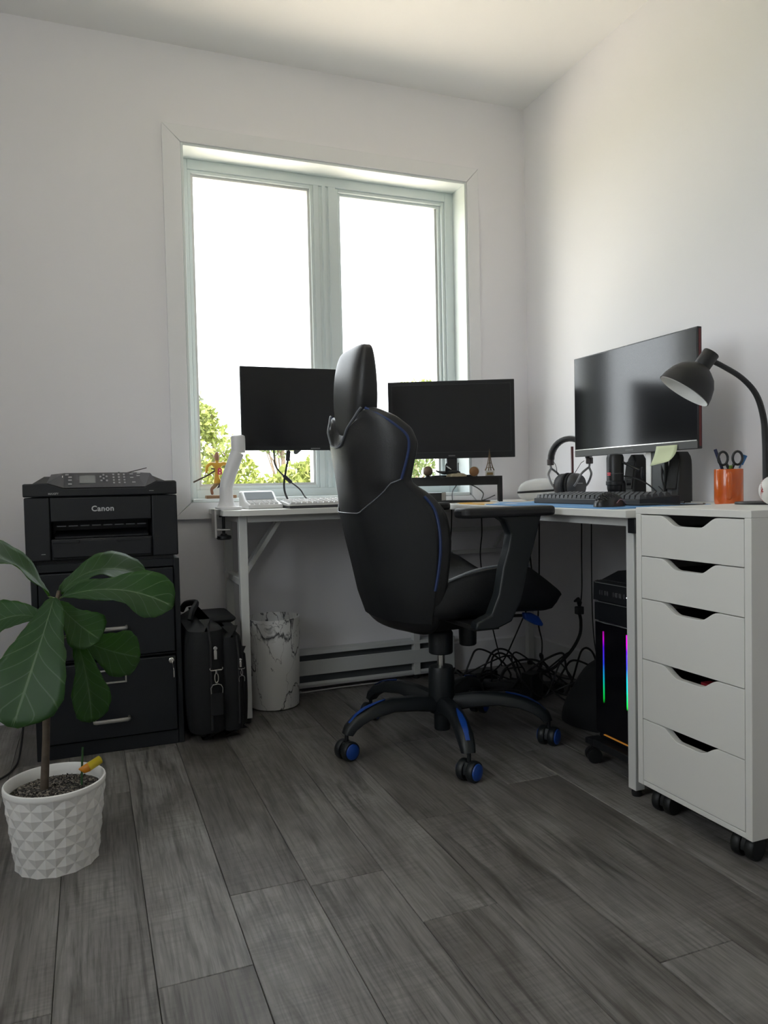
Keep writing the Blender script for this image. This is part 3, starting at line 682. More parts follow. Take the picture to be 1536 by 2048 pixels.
bar((1.305,2.960,.7245),(1.845,2.960,.7245)); bar((1.325,1.612,.7245),(1.325,2.60,.7245)); bar((1.860,1.612,.7245),(1.860,2.945,.7245)); bar((1.340,1.597,.7245),(1.845,1.597,.7245))
bar((1.305,2.960,.632),(1.845,2.960,.632),.02,.018); bar((1.305,2.960,.533),(1.845,2.960,.533),.02,.018)
bar((1.738,2.958,.620),(1.683,2.958,.545),.016,.012,'brace')
bar((.705,2.930,.728),(.522,2.930,.480),.022,.016,'brace'); bar((.665,2.740,.728),(.522,2.740,.520),.022,.016,'brace')
MB().box(1.292,1.328,1.553,1.583,.697,.735).build('corner_cap', BLACKP, dk, bevel=.002)

# ---- monitor arm and monitor over the left wing
WARM = mat('white_arm_plastic', (.74,.74,.76), .35)
ma = thing('clamp_mount', 'white desk clamp monitor arm at the end of the desk', 'monitor arm', (.455, 2.735, DZ))
MB().rbox(.425,.512,2.690,2.780,DZ,DZ+.012,.018).build('base_plate', WARM, ma, bevel=.003)
MB().lathe([(.036,.012),(.031,.018),(.026,.030),(.024,.045),(.0235,.082)], (.462,2.735,DZ), 28).build('base_collar', WARM, ma, smooth=True)
MB().tube([(.462,2.735,DZ+.078),(.466,2.735,DZ+.100),(.490,2.736,DZ+.165),(.506,2.737,DZ+.205)], [.0235,.024,.0245,.0245], 20).build('lower_arm', WARM, ma, smooth=True)
MB().lathe([(.0245,0),(.0255,.004),(.0255,.050),(.0245,.060),(.018,.064)], (.510,2.738,DZ+.205), 24).build('elbow', WARM, ma, smooth=True)
MB().tube([(.512,2.752,DZ+.232),(.545,2.81,DZ+.245),(.66,2.860,DZ+.31),(.77,2.846,DZ+.36)], [.015,.017,.018,.018], 12).build('upper_arm', WARM, ma, smooth=True)
MB().box(.732,.832,2.812,2.824,1.07,1.17).build('mount_plate', WARM, ma, bevel=.002)
MB().tube([(.77,2.842,1.118),(.778,2.822,1.12)], .02, 14).build('tilt_joint', WARM, ma, smooth=True)
cl = MB(); cl.box(.412,.420,2.70,2.77,.660,DZ+.004).box(.412,.440,2.70,2.77,DZ,DZ+.004); cl.build('clamp_bracket', STEEL, ma, bevel=.001)
MB().box(.412,.470,2.715,2.755,.684,.690).build('clamp_jaw', STEEL, ma, bevel=.001)
MB().tube([(.449,2.735,.735),(.449,2.735,.664)], .0055, 12).build('clamp_screw', BLACKM, ma, smooth=True)
MB().lathe([(.010,.672),(.012,.668),(.026,.664),(.027,.655),(.022,.651)], (.449,2.735,0), 20).build('clamp_knob', BLACKP, ma, smooth=True)
MB().lathe([(.016,0),(.016,.004)], (.449,2.735,.7325), 18).build('clamp_pad', BLACKP, ma)

SCR = mat('screen_black', (.006,.006,.008), .30); SCRM = mat('screen_matte', (.006,.006,.008), .13)
def monitor(root, M_, w, z0, z1, bez, chin, thick, back=True, house=BLACKP, scr=SCR, raised=True):
    """local frame: x across, y into the screen (room side is -y), z world height"""
    MB().box(-w/2, w/2, 0, thick, z0, z1).xf(M_).build('housing', house, root, bevel=.002)
    if back: MB().loft([[(-w*.36,thick,z0+.05),(w*.36,thick,z0+.05),(w*.36,thick,z1-.05),(-w*.36,thick,z1-.05)],[(-w*.26,thick+.022,z0+.08),(w*.26,thick+.022,z0+.08),(w*.26,thick+.022,z1-.08),(-w*.26,thick+.022,z1-.08)]]).xf(M_).build('rear_cover', house, root, bevel=.002)
    MB().box(-w/2+bez, w/2-bez, -.0008, .001, z0+chin, z1-bez).xf(M_).build('screen', scr, root)
ml = thing('arm_monitor', 'black widescreen monitor held by the white arm before the window', 'monitor', (.795, 2.79, .972))
Ml = frame((.795, 2.772, 0), 0)
monitor(ml, Ml, .530, .972, 1.281, .007, .016, .014)
MB().box(-.018,.018,-.0006,.0004,.977,.981).xf(frame((.81,2.772,0),0)).build('logo_mark', mat('logo_dim', (.20,.20,.21), .4), ml)
for x, s_ in ((.742,-1),(.882,1)):
    MB().prism([(x-.016*s_,.974),(x+.014*s_,.974),(x+.016*s_,.962),(x+.010*s_,.957),(x+.002*s_,.958)], 2.780, 2.784, 'y').build('mount_tab', mat('tab_grey', (.12,.13,.13), .4), ml)
def cable(name, label, pts, r=.003, m=None, k=6, extra=None):
    T = MB().tube(pts, r, 6, smoothpath=k)
    if extra: T.tube(extra[0], extra[1], 10)
    return tag(T.build(name, m or CABLE, smooth=True), label, 'cable')
cable('power_cable', 'thin black cable with a ferrite bead hanging from the arm monitor', [(.658,2.802,1.0),(.659,2.815,.955),(.668,2.82,.91),(.71,2.825,.865),(.758,2.825,.826),(.785,2.83,.790),(.84,2.86,DZ+.004),(.95,2.90,DZ+.004)], .0028, extra=([(.695,2.823,.880),(.725,2.825,.852)], .0075))
cable('video_cable', 'thick black video cable with a plug below the arm monitor', [(.714,2.802,1.0),(.714,2.815,.95),(.705,2.82,.90),(.697,2.825,.843),(.706,2.83,.800),(.735,2.84,DZ+.005),(.80,2.88,DZ+.005)], .004, extra=([(.714,2.812,.972),(.712,2.817,.935)], .0085))

# ---- calculator and light keyboard
LG = mat('light_grey_plastic', (.60,.60,.60), .45); LGK = mat('light_key', (.68,.68,.68), .4); DGK = mat('dark_key', (.10,.10,.11), .4)
ca = thing('desk_calculator', 'white desktop calculator with slanted grey display', 'calculator', (.60, 2.79, DZ))
MB().prism([(2.70,DZ),(2.70,DZ+.016),(2.79,DZ+.030),(2.845,DZ+.062),(2.88,DZ+.066),(2.89,DZ+.060),(2.89,DZ)], .535, .662, 'x').build('body', LG, ca, bevel=.005)
MB().add([(.545,2.7945,DZ+.0345),(.652,2.7945,DZ+.0345),(.652,2.8405,DZ+.0612),(.545,2.8405,DZ+.0612)],[(0,1,2,3)]).build('display', mat('calc_display', (.05,.07,.08), .55), ca)
km = None
for i in range(6):
    for j in range(4):
        x, y = .550+.0178*i, 2.715+.018*j; z = DZ+.016+(y-2.70)*.1556
        if km is None: km = MB().box(-.0065,.0065,-.006,.006,-.002,.0055).build('key', LGK, None, bevel=.0012); km.parent = ca; km.location = Vector((x,y,z))-ca.location
        else: inst('key', km, ca, Vector((x,y,z))-ca.location)
kl = thing('light_keyboard', 'light grey keyboard with dark underside on the desk before the window', 'keyboard', (.87, 2.70, DZ))
MB().box(.668,1.085,2.632,2.765,DZ,DZ+.012).build('under_case', mat('kb_dark', (.05,.05,.055), .5), kl, bevel=.003)
MB().prism([(2.630,DZ+.010),(2.630,DZ+.016),(2.767,DZ+.028),(2.767,DZ+.010)], .666, 1.087, 'x').build('top_case', LG, kl, bevel=.002)
km = None
for i in range(20):
    for j in range(6):
        x, y = .682+.0205*i, 2.645+.0215*j; z = DZ+.0165+(y-2.63)*.0876
        if km is None: km = MB().loft([[(-.009,-.0095,0),(.009,-.0095,0),(.009,.0095,0),(-.009,.0095,0)],[(-.007,-.007,.006),(.007,-.007,.006),(.007,.008,.006),(-.007,.008,.006)]]).build('key', LGK, None); km.parent = kl; km.location = Vector((x,y,z))-kl.location
        else: inst('key', km, kl, Vector((x,y,z))-kl.location)

# ---- wooden hockey player on the sill
fg = thing('hockey_figurine', 'carved wooden hockey player figurine in a yellow shirt on the window sill', 'figurine', (.49, 3.045, WZ0+.014))
FZ0 = WZ0+.014; WOOD = mat('carved_wood', (.30,.17,.09), .55, var=.3, vscale=60)
MB().rbox(.434,.552,3.020,3.072,FZ0,FZ0+.013,.005).build('base', WOOD, fg, bevel=.002)
def skin(name, pts, edges, m, parent, sub=2):
    me = bpy.data.meshes.new(name); bm = bmesh.new(); ly = bm.verts.layers.skin.verify(); off = parent_loc(parent); V_ = []
    for k, (p, r) in enumerate(pts):
        v = bm.verts.new(Vector(p)-off); v[ly].radius = (r, r) if not isinstance(r, tuple) else r; v[ly].use_root = (k == 0); V_.append(v)
    for a, b_ in edges: bm.edges.new((V_[a], V_[b_]))
    bm.to_mesh(me); bm.free(); me.materials.append(m); o = bpy.data.objects.new(name, me); COL.objects.link(o); o.parent = parent
    sk = o.modifiers.new('skin', 'SKIN'); sk.use_smooth_shade = True
    sb = o.modifiers.new('sub', 'SUBSURF'); sb.levels = sub; sb.render_levels = sub
    return o
def figmat():
    m = bpy.data.materials.new('painted_wood_figure'); m.use_nodes = True; nt = m.node_tree; L = nt.links; N = nt.nodes.new; b = nt.nodes['Principled BSDF']; b.inputs['Roughness'].default_value = .4
    tc = N('ShaderNodeTexCoord'); sp = N('ShaderNodeSeparateXYZ'); L.new(tc.outputs['Object'], sp.inputs[0])
    r = N('ShaderNodeValToRGB'); r.color_ramp.interpolation = 'CONSTANT'; e = r.color_ramp.elements
    mr = N('ShaderNodeMapRange'); mr.inputs['From Max'].default_value = .20; L.new(sp.outputs[2], mr.inputs['Value']); L.new(mr.outputs[0], r.inputs[0])
    e[0].color = (.28,.12,.06,1); e[1].position = .22; e[1].color = (.30,.19,.08,1)
    for p, c in ((.30,(.62,.33,.03,1)), (.755,(.34,.17,.10,1))):
        x = e.new(p); x.color = c
    L.new(r.outputs[0], b.inputs['Base Color']); return m
FB = FZ0
skin('body', [((.478,3.045,FB+.072),.0105),((.480,3.045,FB+.100),(.0125,.010)),((.482,3.044,FB+.128),(.0155,.010)),((.482,3.044,FB+.144),.006),((.480,3.043,FB+.168),(.0125,.0115)),((.482,3.043,FB+.186),.0045),
              ((.458,3.042,FB+.140),.0075),((.440,3.036,FB+.128),.007),((.436,3.030,FB+.100),.0055),((.506,3.042,FB+.140),.008),((.526,3.040,FB+.133),.007),((.532,3.036,FB+.112),.006),
              ((.472,3.045,FB+.052),.009),((.456,3.046,FB+.038),.007),((.460,3.045,FB+.014),.006),((.490,3.046,FB+.060),.009),((.512,3.046,FB+.046),.007),((.530,3.046,FB+.016),.006)],
     [(0,1),(1,2),(2,3),(3,4),(4,5),(2,6),(6,7),(7,8),(2,9),(9,10),(10,11),(0,12),(12,13),(13,14),(0,15),(15,16),(16,17)], figmat(), fg)
MB().tube([(.384,3.020,FB+.066),(.440,3.026,FB+.092),(.470,3.030,FB+.110),(.468,3.031,FB+.117),(.455,3.030,FB+.119)], .0032, 6).build('hockey_stick', mat('dark_wood', (.06,.035,.02), .5), fg, smooth=True)
text('shirt_number', '8', .036, mat('number_pink', (.60,.05,.13), .5), fg, facing((.489, 3.0312, FB+.106), (0,-1,0)), bold=.0012)
MB().prism([(.476,FB+.040),(.486,FB+.044),(.500,FB+.072),(.496,FB+.074)], 3.030, 3.038, 'y').build('dark_shorts', mat('figure_navy', (.012,.015,.03), .5), fg)

# ================================================================== CORNER: RISER, MONITOR, TRINKETS
A = math.radians(-28); RZ = .862
Mr = frame((1.552, 2.655, 0), A)           # local origin: front right corner, x runs to -width
rs = thing('monitor_riser', 'black metal monitor riser standing across the desk corner', 'riser', (1.41, 2.80, DZ))
RW, RD = .40, .155
MB().box(-RW, 0, 0, RD, RZ-.006, RZ).xf(Mr).build('top_plate', BLACKM, rs, bevel=.001)
MB().box(-RW+.016, -.016, .004, .010, RZ-.034, RZ-.006).xf(Mr).build('front_skirt', BLACKM, rs)
MB().box(-RW+.016, -.016, .010, RD-.004, RZ-.036, RZ-.030).xf(Mr).build('drawer_tray', BLACKM, rs)
for x in (-RW, -.016):
    for y in (0, RD-.016):
        MB().box(x, x+.016, y, y+.016, DZ, RZ-.006).xf(Mr).build('leg', BLACKM, rs, bevel=.001)
    MB().box(x, x+.016, .016, RD-.016, RZ-.022, RZ-.006).xf(Mr).build('side_bar', mat('riser_grey', (.10,.10,.10), .4), rs)
mc = thing('riser_monitor', 'black widescreen monitor on the riser in the desk corner', 'monitor', (1.425, 2.85, RZ))
Mc = frame((1.425, 2.850, 0), math.radians(-25))
monitor(mc, Mc, .527, .940, 1.264, .016, .026, .020)
ring(-.527/2+.0155, .527/2-.0155, .9655, 1.2485, .0012, -.0014, .0006).xf(Mc).build('screen_edge', mat('edge_grey', (.05,.05,.055), .3), mc)
MB().box(-.022,.022,.012,.036,RZ+.008,.97).xf(Mc).build('stand_neck', BLACKG, mc, bevel=.004)
MB().loft([[(.105*math.cos(2*PI*k/32),-.01+.066*math.sin(2*PI*k/32),z) for k in range(32)] for z in (RZ,RZ+.007)]).xf(Mc).build('stand_base', BLACKG, mc, bevel=.002)
MB().box(-.014,.014,-.0006,.0004,.949,.953).xf(Mc).build('logo_mark', MATS['logo_dim'], mc)
# trinkets on the riser
et = thing('tower_souvenir', 'small bronze lattice tower souvenir on a white marble block', 'souvenir', (1.520, 2.700, RZ))
ex, ey = 1.520, 2.700
MB().box(-.018,.018,-.015,.015,RZ,RZ+.022).xf(frame((ex,ey,0),A)).build('marble_block', mat('souvenir_marble', (.62,.62,.60), .3, var=.25, vscale=80), et, bevel=.001)
MB().box(-.012,.012,-.0165,-.015,RZ+.004,RZ+.014).xf(frame((ex,ey,0),A)).build('plaque', mat('plaque_gold', (.30,.22,.10), .35, metal=.8), et)
BRZ = mat('bronze', (.14,.095,.055), .4, metal=.8); tw = MB(); zb = RZ+.022
for sx, sy in ((-1,-1),(1,-1),(1,1),(-1,1)):
    tw.tube([(ex+sx*.013,ey+sy*.013,zb),(ex+sx*.009,ey+sy*.009,zb+.012),(ex+sx*.0055,ey+sy*.0055,zb+.030),(ex+sx*.0022,ey+sy*.0022,zb+.060),(ex,ey,zb+.088)], [.0028,.0024,.002,.0014,.0006], 5)
for z, h in ((.012,.0095),(.030,.0062),(.060,.003)): tw.box(ex-h,ex+h,ey-h,ey+h,zb+z-.0012,zb+z+.0012)
tw.build('lattice_tower', BRZ, et, smooth=True)
ws = thing('wood_disc', 'round brown wooden disc in a pale holder on the riser', 'ornament', (1.463, 2.730, RZ))
MB().lathe([(.0165,-.004),(.019,-.002),(.019,.006),(.0165,.008)], (1.462,2.727,RZ+.0190), 24, axis=(-.45,-.89,.1)).build('disc', mat('disc_wood', (.26,.13,.05), .45, var=.3, vscale=60), ws, smooth=True)
MB().lathe([(.020,-.008),(.0205,0),(.016,.001)], (1.4735,2.745,RZ+.0205), 20, axis=(-.45,-.89,.1)).build('holder', mat('holder_pale', (.55,.54,.5), .5), ws, smooth=True)
bl = thing('globe_ornament', 'small brown ball ornament at the shaded end of the riser', 'ornament', (1.300, 2.822, RZ))
MB().lathe([(.012,0),(.010,.004),(.006,.006)], (1.300,2.822,RZ), 20).build('stand', BLACKP, bl, smooth=True)
MB().sphere((1.300,2.822,RZ+.025), .0205).build('ball', mat('ball_brown', (.13,.085,.05), .4, var=.5, vscale=50), bl, smooth=True)
wf = thing('whale_figurine', 'black and white whale figurine lying on a rock below the riser monitor', 'figurine', (1.385, 2.765, RZ))
skin('body', [((1.372,2.768,RZ+.020),.010),((1.352,2.778,RZ+.016),.008),((1.330,2.790,RZ+.022),.004),((1.322,2.794,RZ+.027),(.006,.002)),((1.392,2.758,RZ+.018),.011),((1.412,2.747,RZ+.013),.007)], [(0,1),(1,2),(2,3),(0,4),(4,5)], mat('whale_black', (.006,.007,.009), .25), wf)
MB().prism([(1.350,RZ+.020),(1.352,RZ+.046),(1.356,RZ+.056),(1.365,RZ+.048),(1.384,RZ+.022)], 2.762, 2.768, 'y').build('dorsal_fin', MATS['whale_black'], wf, bevel=.002)
MB().tube([(1.354,2.759,RZ+.044),(1.362,2.758,RZ+.038),(1.374,2.756,RZ+.030)], [.001,.0028,.001], 6).build('white_patch', mat('whale_white', (.75,.75,.75), .4), wf)
rk = MB(); rg = random.Random(9)
rk.loft([[(1.395+ (.034*math.cos(2*PI*k/14))*s_*(1+.15*math.sin(3*k)), 2.752+.020*math.sin(2*PI*k/14)*s_*(1+.15*math.cos(5*k)) - (.034*math.cos(2*PI*k/14))*.45, z+rg.uniform(-.001,.001)*(z > RZ+.001)) for k in range(14)] for s_, z in ((1,RZ),(1,RZ+.006),(.7,RZ+.012),(.2,RZ+.0145))])
rk.build('rock', mat('rock_tan', (.33,.29,.20), .8, var=.4, vscale=70), wf)
bx = thing('dark_box', 'low dark box with a pale end under the monitor riser', 'box', (1.33, 2.80, DZ))
MB().box(-.06,.012,-.03,.03,DZ,DZ+.040).xf(frame((1.345,2.815,0),A)).build('box_body', BLACKP, bx, bevel=.002)
MB().box(.012,.028,-.03,.03,DZ,DZ+.042).xf(frame((1.345,2.815,0),A)).build('box_end', mat('box_pale', (.33,.32,.30), .5), bx, bevel=.002)
cable('riser_cable', 'thin black cable looping behind the monitor riser', [(1.47,2.88,RZ+.06),(1.475,2.90,.84),(1.44,2.88,.80),(1.40,2.80,DZ+.004),(1.36,2.70,DZ+.004)], .0022)
cable('charger_cable', 'bent grey cable at the leg of the monitor riser', [(1.50,2.86,.835),(1.535,2.84,.815),(1.56,2.83,.790),(1.555,2.83,DZ+.004),(1.60,2.80,.782)], .0025, mat('cable_grey', (.08,.08,.08), .5))
cable('mat_cable', 'black cable lying across the desk mat by the riser', [(1.22,2.66,DZ+.006),(1.30,2.67,DZ+.009),(1.37,2.665,DZ+.008),(1.46,2.63,DZ+.006),(1.44,2.60,DZ+.005),(1.25,2.62,DZ+.005)], .003)

# ================================================================== RIGHT WING
def matmat():
    m = bpy.data.materials.new('printed_desk_mat'); m.use_nodes = True; nt = m.node_tree; L = nt.links; N = nt.nodes.new; b = nt.nodes['Principled BSDF']; b.inputs['Roughness'].default_value = .7
    tc = N('ShaderNodeTexCoord'); mp = N('ShaderNodeMapping'); mp.inputs['Scale'].default_value = (3.2,2.2,1); mp.inputs['Location'].default_value = (.35,.1,0); L.new(tc.outputs['Object'], mp.inputs[0])
    n = N('ShaderNodeTexNoise'); n.inputs['Scale'].default_value = 1.6; n.inputs['Detail'].default_value = 1.5; n.inputs['Distortion'].default_value = 1.2; L.new(mp.outputs[0], n.inputs['Vector'])
    sp = N('ShaderNodeSeparateXYZ'); L.new(tc.outputs['Object'], sp.inputs[0])
    ad = N('ShaderNodeMath'); ad.operation = 'MULTIPLY_ADD'; ad.inputs[1].default_value = .55; L.new(sp.outputs[1], ad.inputs[0]); L.new(n.outputs['Fac'], ad.inputs[2])
    r = N('ShaderNodeValToRGB'); e = r.color_ramp.elements; r.color_ramp.interpolation = 'LINEAR'
    e[0].position = .0; e[0].color = (.13,.30,.58,1); e[1].position = 1.0; e[1].color = (.16,.36,.62,1)
    for p, c in ((.60,(.15,.34,.62,1)),(.63,(.70,.72,.74,1)),(.66,(.70,.72,.74,1)),(.67,(.66,.36,.05,1)),(.76,(.66,.36,.05,1)),(.77,(.70,.70,.66,1)),(.82,(.16,.36,.62,1))):
        x = e.new(p); x.color = c
    L.new(ad.outputs[0], r.inputs[0]); L.new(r.outputs[0], b.inputs['Base Color']); return m
dm = MB().prism([(x-1.45,y-2.1) for x, y in rrect(1.290,1.640,1.640,2.560,.02)], 0, .004, 'z').build('desk_mat', matmat(), None, bevel=.001)
dm.location = (1.45, 2.1, DZ); tag(dm, 'blue printed desk mat with orange and white swirls under the black keyboard', 'desk mat')
MZ = DZ+.004
kb = thing('mechanical_keyboard', 'black mechanical keyboard with tall keycaps on the blue mat', 'keyboard', (1.50, 1.965, MZ))
kx0, kx1, ky0, ky1 = 1.430, 1.575, 1.700, 2.236
MB().prism([(kx0,MZ),(kx0,MZ+.017),(kx1,MZ+.026),(kx1,MZ)], ky0, ky1, 'y').build('case', BLACKP, kb, bevel=.002)
KCM = mat('keycap_dark_grey', (.035,.036,.038), .38); km = None
for i in range(23):
    for j in range(6):
        x, y = kx0+.016+.0225*j, ky0+.016+.0229*i; z = MZ+.017+(x-kx0)*.062
        if km is None: km = MB().loft([[(-.0098,-.0098,0),(.0098,-.0098,0),(.0098,.0098,0),(-.0098,.0098,0)],[(-.0072,-.0072,.0115),(.0072,-.0072,.0115),(.0072,.0072,.0115),(-.0072,.0072,.0115)]]).build('key', KCM, None); km.parent = kb; km.location = Vector((x,y,z))-kb.location
        else: inst('key', km, kb, Vector((x,y,z))-kb.location)
ms = thing('gaming_mouse', 'black gaming mouse with a honeycomb back on the blue mat', 'mouse', (1.345, 1.72, MZ))
Mm = frame((1.345,1.722,0), math.radians(20)); rings = []
for k in range(11):
    t_ = k/10; x = -.056+.112*t_; w = .030*math.sqrt(max(.02,1-(2*t_-1)**4))*(1-.10*math.sin(PI*t_)); h = .010+.030*math.sin(PI*min(1,(1-t_)*.75+.12))*math.sqrt(max(.02,1-(2*t_-1)**6))
    rings.append([(x, w*math.cos(a), MZ+.001+max(0,h*math.sin(a))) for a in [PI*i/10 for i in range(11)]]+[(x,-w*.8,MZ+.001),(x,w*.8,MZ+.001)])
MB().loft(rings).xf(Mm).build('shell', mat('mouse_black', (.012,.012,.013), .35), ms, smooth=True)
hc = MB()
for i in range(9):
    for j in range(-2,3):
        t_ = .08+.055*i; x = -.056+.112*t_; h = .010+.030*math.sin(PI*min(1,(1-t_)*.75+.12))*math.sqrt(max(.02,1-(2*t_-1)**6)); a = PI/2+(j+.5*(i % 2))*.30; w = .030*math.sqrt(max(.02,1-(2*t_-1)**4))*(1-.10*math.sin(PI*t_))
        hc.lathe([(.0030,-.0004),(.0032,.0008),(.0022,.0008)], (x,w*math.cos(a),MZ+.001+h*math.sin(a)), 6, axis=(0,math.cos(a)*h/w,1))
hx = hc.xf(Mm).build('honeycomb', mat('mouse_grey', (.06,.06,.062), .4), ms); hx['kind'] = 'stuff'
MB().tube([(-.01,-.0285,MZ+.010),(.01,-.0275,MZ+.020),(.03,-.026,MZ+.016),(.048,-.022,MZ+.006)], .0012, 6, smoothpath=3).xf(Mm).build('side_trim', mat('trim_pink', (.30,.16,.18), .4), ms, smooth=True)
cable('mouse_cable', 'thin black mouse cable trailing towards the drawer unit', [(1.398,1.74,MZ+.004),(1.415,1.70,MZ+.003),(1.43,1.66,MZ+.006),(1.50,1.62,MZ+.003),(1.60,1.64,DZ+.004),(1.66,1.70,DZ+.004)], .0022)

# ---- large monitor on the right wing
mg = thing('large_monitor', 'large slim black monitor with a silver stand along the side wall', 'monitor', (1.70, 2.043, DZ))
Mg = frame((1.680, 2.043, 0), math.radians(-90))      # local x -> -Y, local y -> +X
monitor(mg, Mg, .606, .922, 1.281, .004, .026, .016, house=mat('monitor_frame', (.012,.012,.014), .35), scr=SCRM)
MB().box(-.299,.299,-.0016,.0004,.9455,.9485).xf(Mg).build('silver_line', CHROME, mg)
MB().box(-.301,.301,-.0012,.0006,.9235,.9450).xf(Mg).build('chin', mat('chin_grey', (.075,.075,.075), .4), mg)
MB().box(-.02,.02,-.0018,.0004,.931,.9365).xf(Mg).build('logo_mark', mat('logo_mid', (.13,.13,.135), .35), mg)
MB().box(.3025,.3035,.004,.012,.93,1.275).xf(Mg).build('red_side_strip', mat('strip_red', (.12,.012,.012), .4), mg)
MB().box(1.742,1.760,2.012,2.040,DZ+.010,1.06).build('stand_post', mat('post_silver', (.55,.54,.52), .35, metal=.5), mg, bevel=.003)
MB().box(1.742,1.760,1.950,2.010,DZ+.010,1.06).build('stand_post', mat('post_dark', (.03,.035,.035), .35), mg, bevel=.003)
MB().prism([(1.66,1.86),(1.67,1.86),(1.77,2.01),(1.77,2.05),(1.67,2.20),(1.66,2.20),(1.74,2.04),(1.74,2.02)], DZ, DZ+.010, 'z').build('stand_foot', mat('foot_dark', (.03,.03,.03), .35), mg, bevel=.002)
sn = MB(); rows = []
for k in range(7):
    t_ = k/6; z = .938-.062*t_; y0_, y1_ = 1.914+.012*t_, 1.822+.010*t_*t_; xo = 1.6775-.016*t_*t_
    rows.append([(xo-.010*t_*t_*(j/6)**2, y0_+(y1_-y0_)*j/6, z+.012*(j/6)*t_*t_) for j in range(7)])
sn.loft(rows, cap=False, closed=False)
tag(sn.build('sticky_note', mat('note_green', (.66,.72,.47), .8), smooth=True, solid=.0003, ang=3), 'pale green sticky note curling off the bottom edge of the large monitor', 'note')

# ---- speakers
def speaker(name, label, yc, led):
    S = thing(name, label, 'speaker', (1.79, yc, DZ), 'pair of desk speakers')
    rings = []
    for k in range(12):
        t_ = k/11; z = DZ+.004+.160*t_; w = .028*(1-.12*t_**3)*(math.sqrt(max(.05,1-((t_-.78)/.24)**2)) if t_ > .78 else 1); d0 = 1.742+.022*t_
        rings.append([(a,b_,z) for a,b_ in rrect(d0,1.812,yc-w,yc+w,.010,3)])
    MB().loft(rings).build('cabinet', mat('speaker_black', (.016,.017,.017), .5), S, smooth=True)
    MB().prism([(1.7425,DZ+.045),(1.7465,DZ+.045),(1.7620,DZ+.140),(1.7580,DZ+.140)], yc-.022, yc+.022, 'y').build('grille', mat('grille_grey', (.035,.035,.035), .8, bump=.8, bscale=900), S, bevel=.002)
    MB().box(1.748,1.805,yc-.022,yc+.022,DZ,DZ+.005).build('foot', BLACKP, S)
    if led:
        MB().box(1.7415,1.748,yc-.006,yc+.016,DZ+.018,DZ+.030).build('led_window', mat('led_red_dark', (.10,.012,.008), .3), S)
        MB().sphere((1.7415,yc+.002,DZ+.024), .0020).build('led', mat('led_red', (.9,.2,.1), .3, emit=(1,.28,.12), estr=2.5), S)
speaker('desk_speaker', 'black desk speaker with a glowing red light near the orange mug', 1.925, True)
speaker('desk_speaker', 'black desk speaker standing behind the microphone', 2.135, False)
cable('speaker_cable', 'black cable knot hanging beside the monitor stand', [(1.75,1.97,.90),(1.735,1.955,.84),(1.73,1.94,.80),(1.725,1.95,DZ+.004),(1.71,1.99,DZ+.006),(1.70,1.93,DZ+.012),(1.72,1.87,DZ+.005),(1.70,1.82,DZ+.004)], .003)
cable('tangled_cable', 'tangled thin cable heap in front of the desk speaker', [(1.73,1.965,.81),(1.727,1.93,.785),(1.72,1.915,DZ+.004),(1.68,1.96,DZ+.005),(1.66,1.90,DZ+.010),(1.69,1.86,DZ+.006),(1.71,1.92,DZ+.012),(1.68,1.97,DZ+.012),(1.655,1.86,DZ+.004)], .0022)

# ---- microphone
mk = thing('usb_microphone', 'black desktop microphone with a red light ring on a small stand', 'microphone', (1.610, 2.030, DZ))
mx_, my_ = 1.610, 2.030
MB().lathe([(.0,.0),(.036,.0),(.037,.004),(.034,.008),(.0,.009)], (mx_+.012,my_-.006,DZ), 28).build('stand_base', BLACKP, mk, smooth=True)
MB().lathe([(.016,.030),(.023,.036),(.0265,.050),(.0275,.075),(.0275,.150),(.024,.160),(.014,.164),(0,.165)], (mx_,my_,DZ), 32).build('body', mat('mic_black', (.010,.010,.011), .38), mk, smooth=True)
MB().lathe([(.0120,.020),(.0120,.034)], (mx_,my_,DZ), 20).build('xlr_plug', STEEL, mk, smooth=True)
MB().lathe([(.0278,.097),(.0282,.098),(.0282,.099),(.0278,.100)], (mx_,my_,DZ), 32, cap=False).build('seam_ring', mat('ring_grey', (.10,.10,.10), .35), mk, smooth=True)
rd = MB(); rd.loft([[(mx_+.0281*math.cos(a),my_+.0281*math.sin(a),z) for a in [math.radians(168+4*k) for k in range(9)]] for z in (DZ+.0985,DZ+.1015)], cap=False, closed=False); rd.loft([[(mx_+.0279*math.cos(a),my_+.0279*math.sin(a),z) for a in [math.radians(168+4*k) for k in range(9)]] for z in (DZ+.0930,DZ+.0955)], cap=False, closed=False)
rd.build('red_light', mat('mic_red', (.6,.03,.05), .4, emit=(1,.08,.12), estr=.10), mk)
MB().lathe([(.0280,.060),(.0300,.062),(.0300,.073),(.0280,.075)], (mx_,my_,DZ), 32, cap=False).build('collar', BLACKP, mk, smooth=True)
MB().tube([(mx_+.030,my_-.02,DZ+.068),(mx_+.040,my_-.03,DZ+.068)], .010, 14).build('tilt_knob', BLACKP, mk, smooth=True)
yk = MB(); yk.tube([(mx_+.018,my_-.022,DZ+.068),(mx_+.022,my_-.020,DZ+.006)], .004, 8); yk.tube([(mx_+.006,my_-.030,DZ+.068),(mx_+.012,my_-.026,DZ+.006)], .004, 8); yk.build('stand_post', BLACKM, mk, smooth=True)
MB().tube([(mx_+.010,my_-.024,DZ+.135),(mx_+.036,my_-.075,DZ+.106)], [.004,.0045], 8).build('boom_rod', BLACKM, mk, smooth=True)
MB().lathe([(.006,-.004),(.0125,-.003),(.0135,0),(.0125,.003),(.006,.004)], (0,0,0), 20).xf(Matrix.Translation((mx_+.040,my_-.082,DZ+.098)) @ Matrix.Rotation(math.radians(55),4,'Z') @ Matrix.Rotation(PI/2,4,'X') @ Matrix.Diagonal((.7,1.45,1,1))).build('pop_disc', BLACKP, mk, smooth=True)
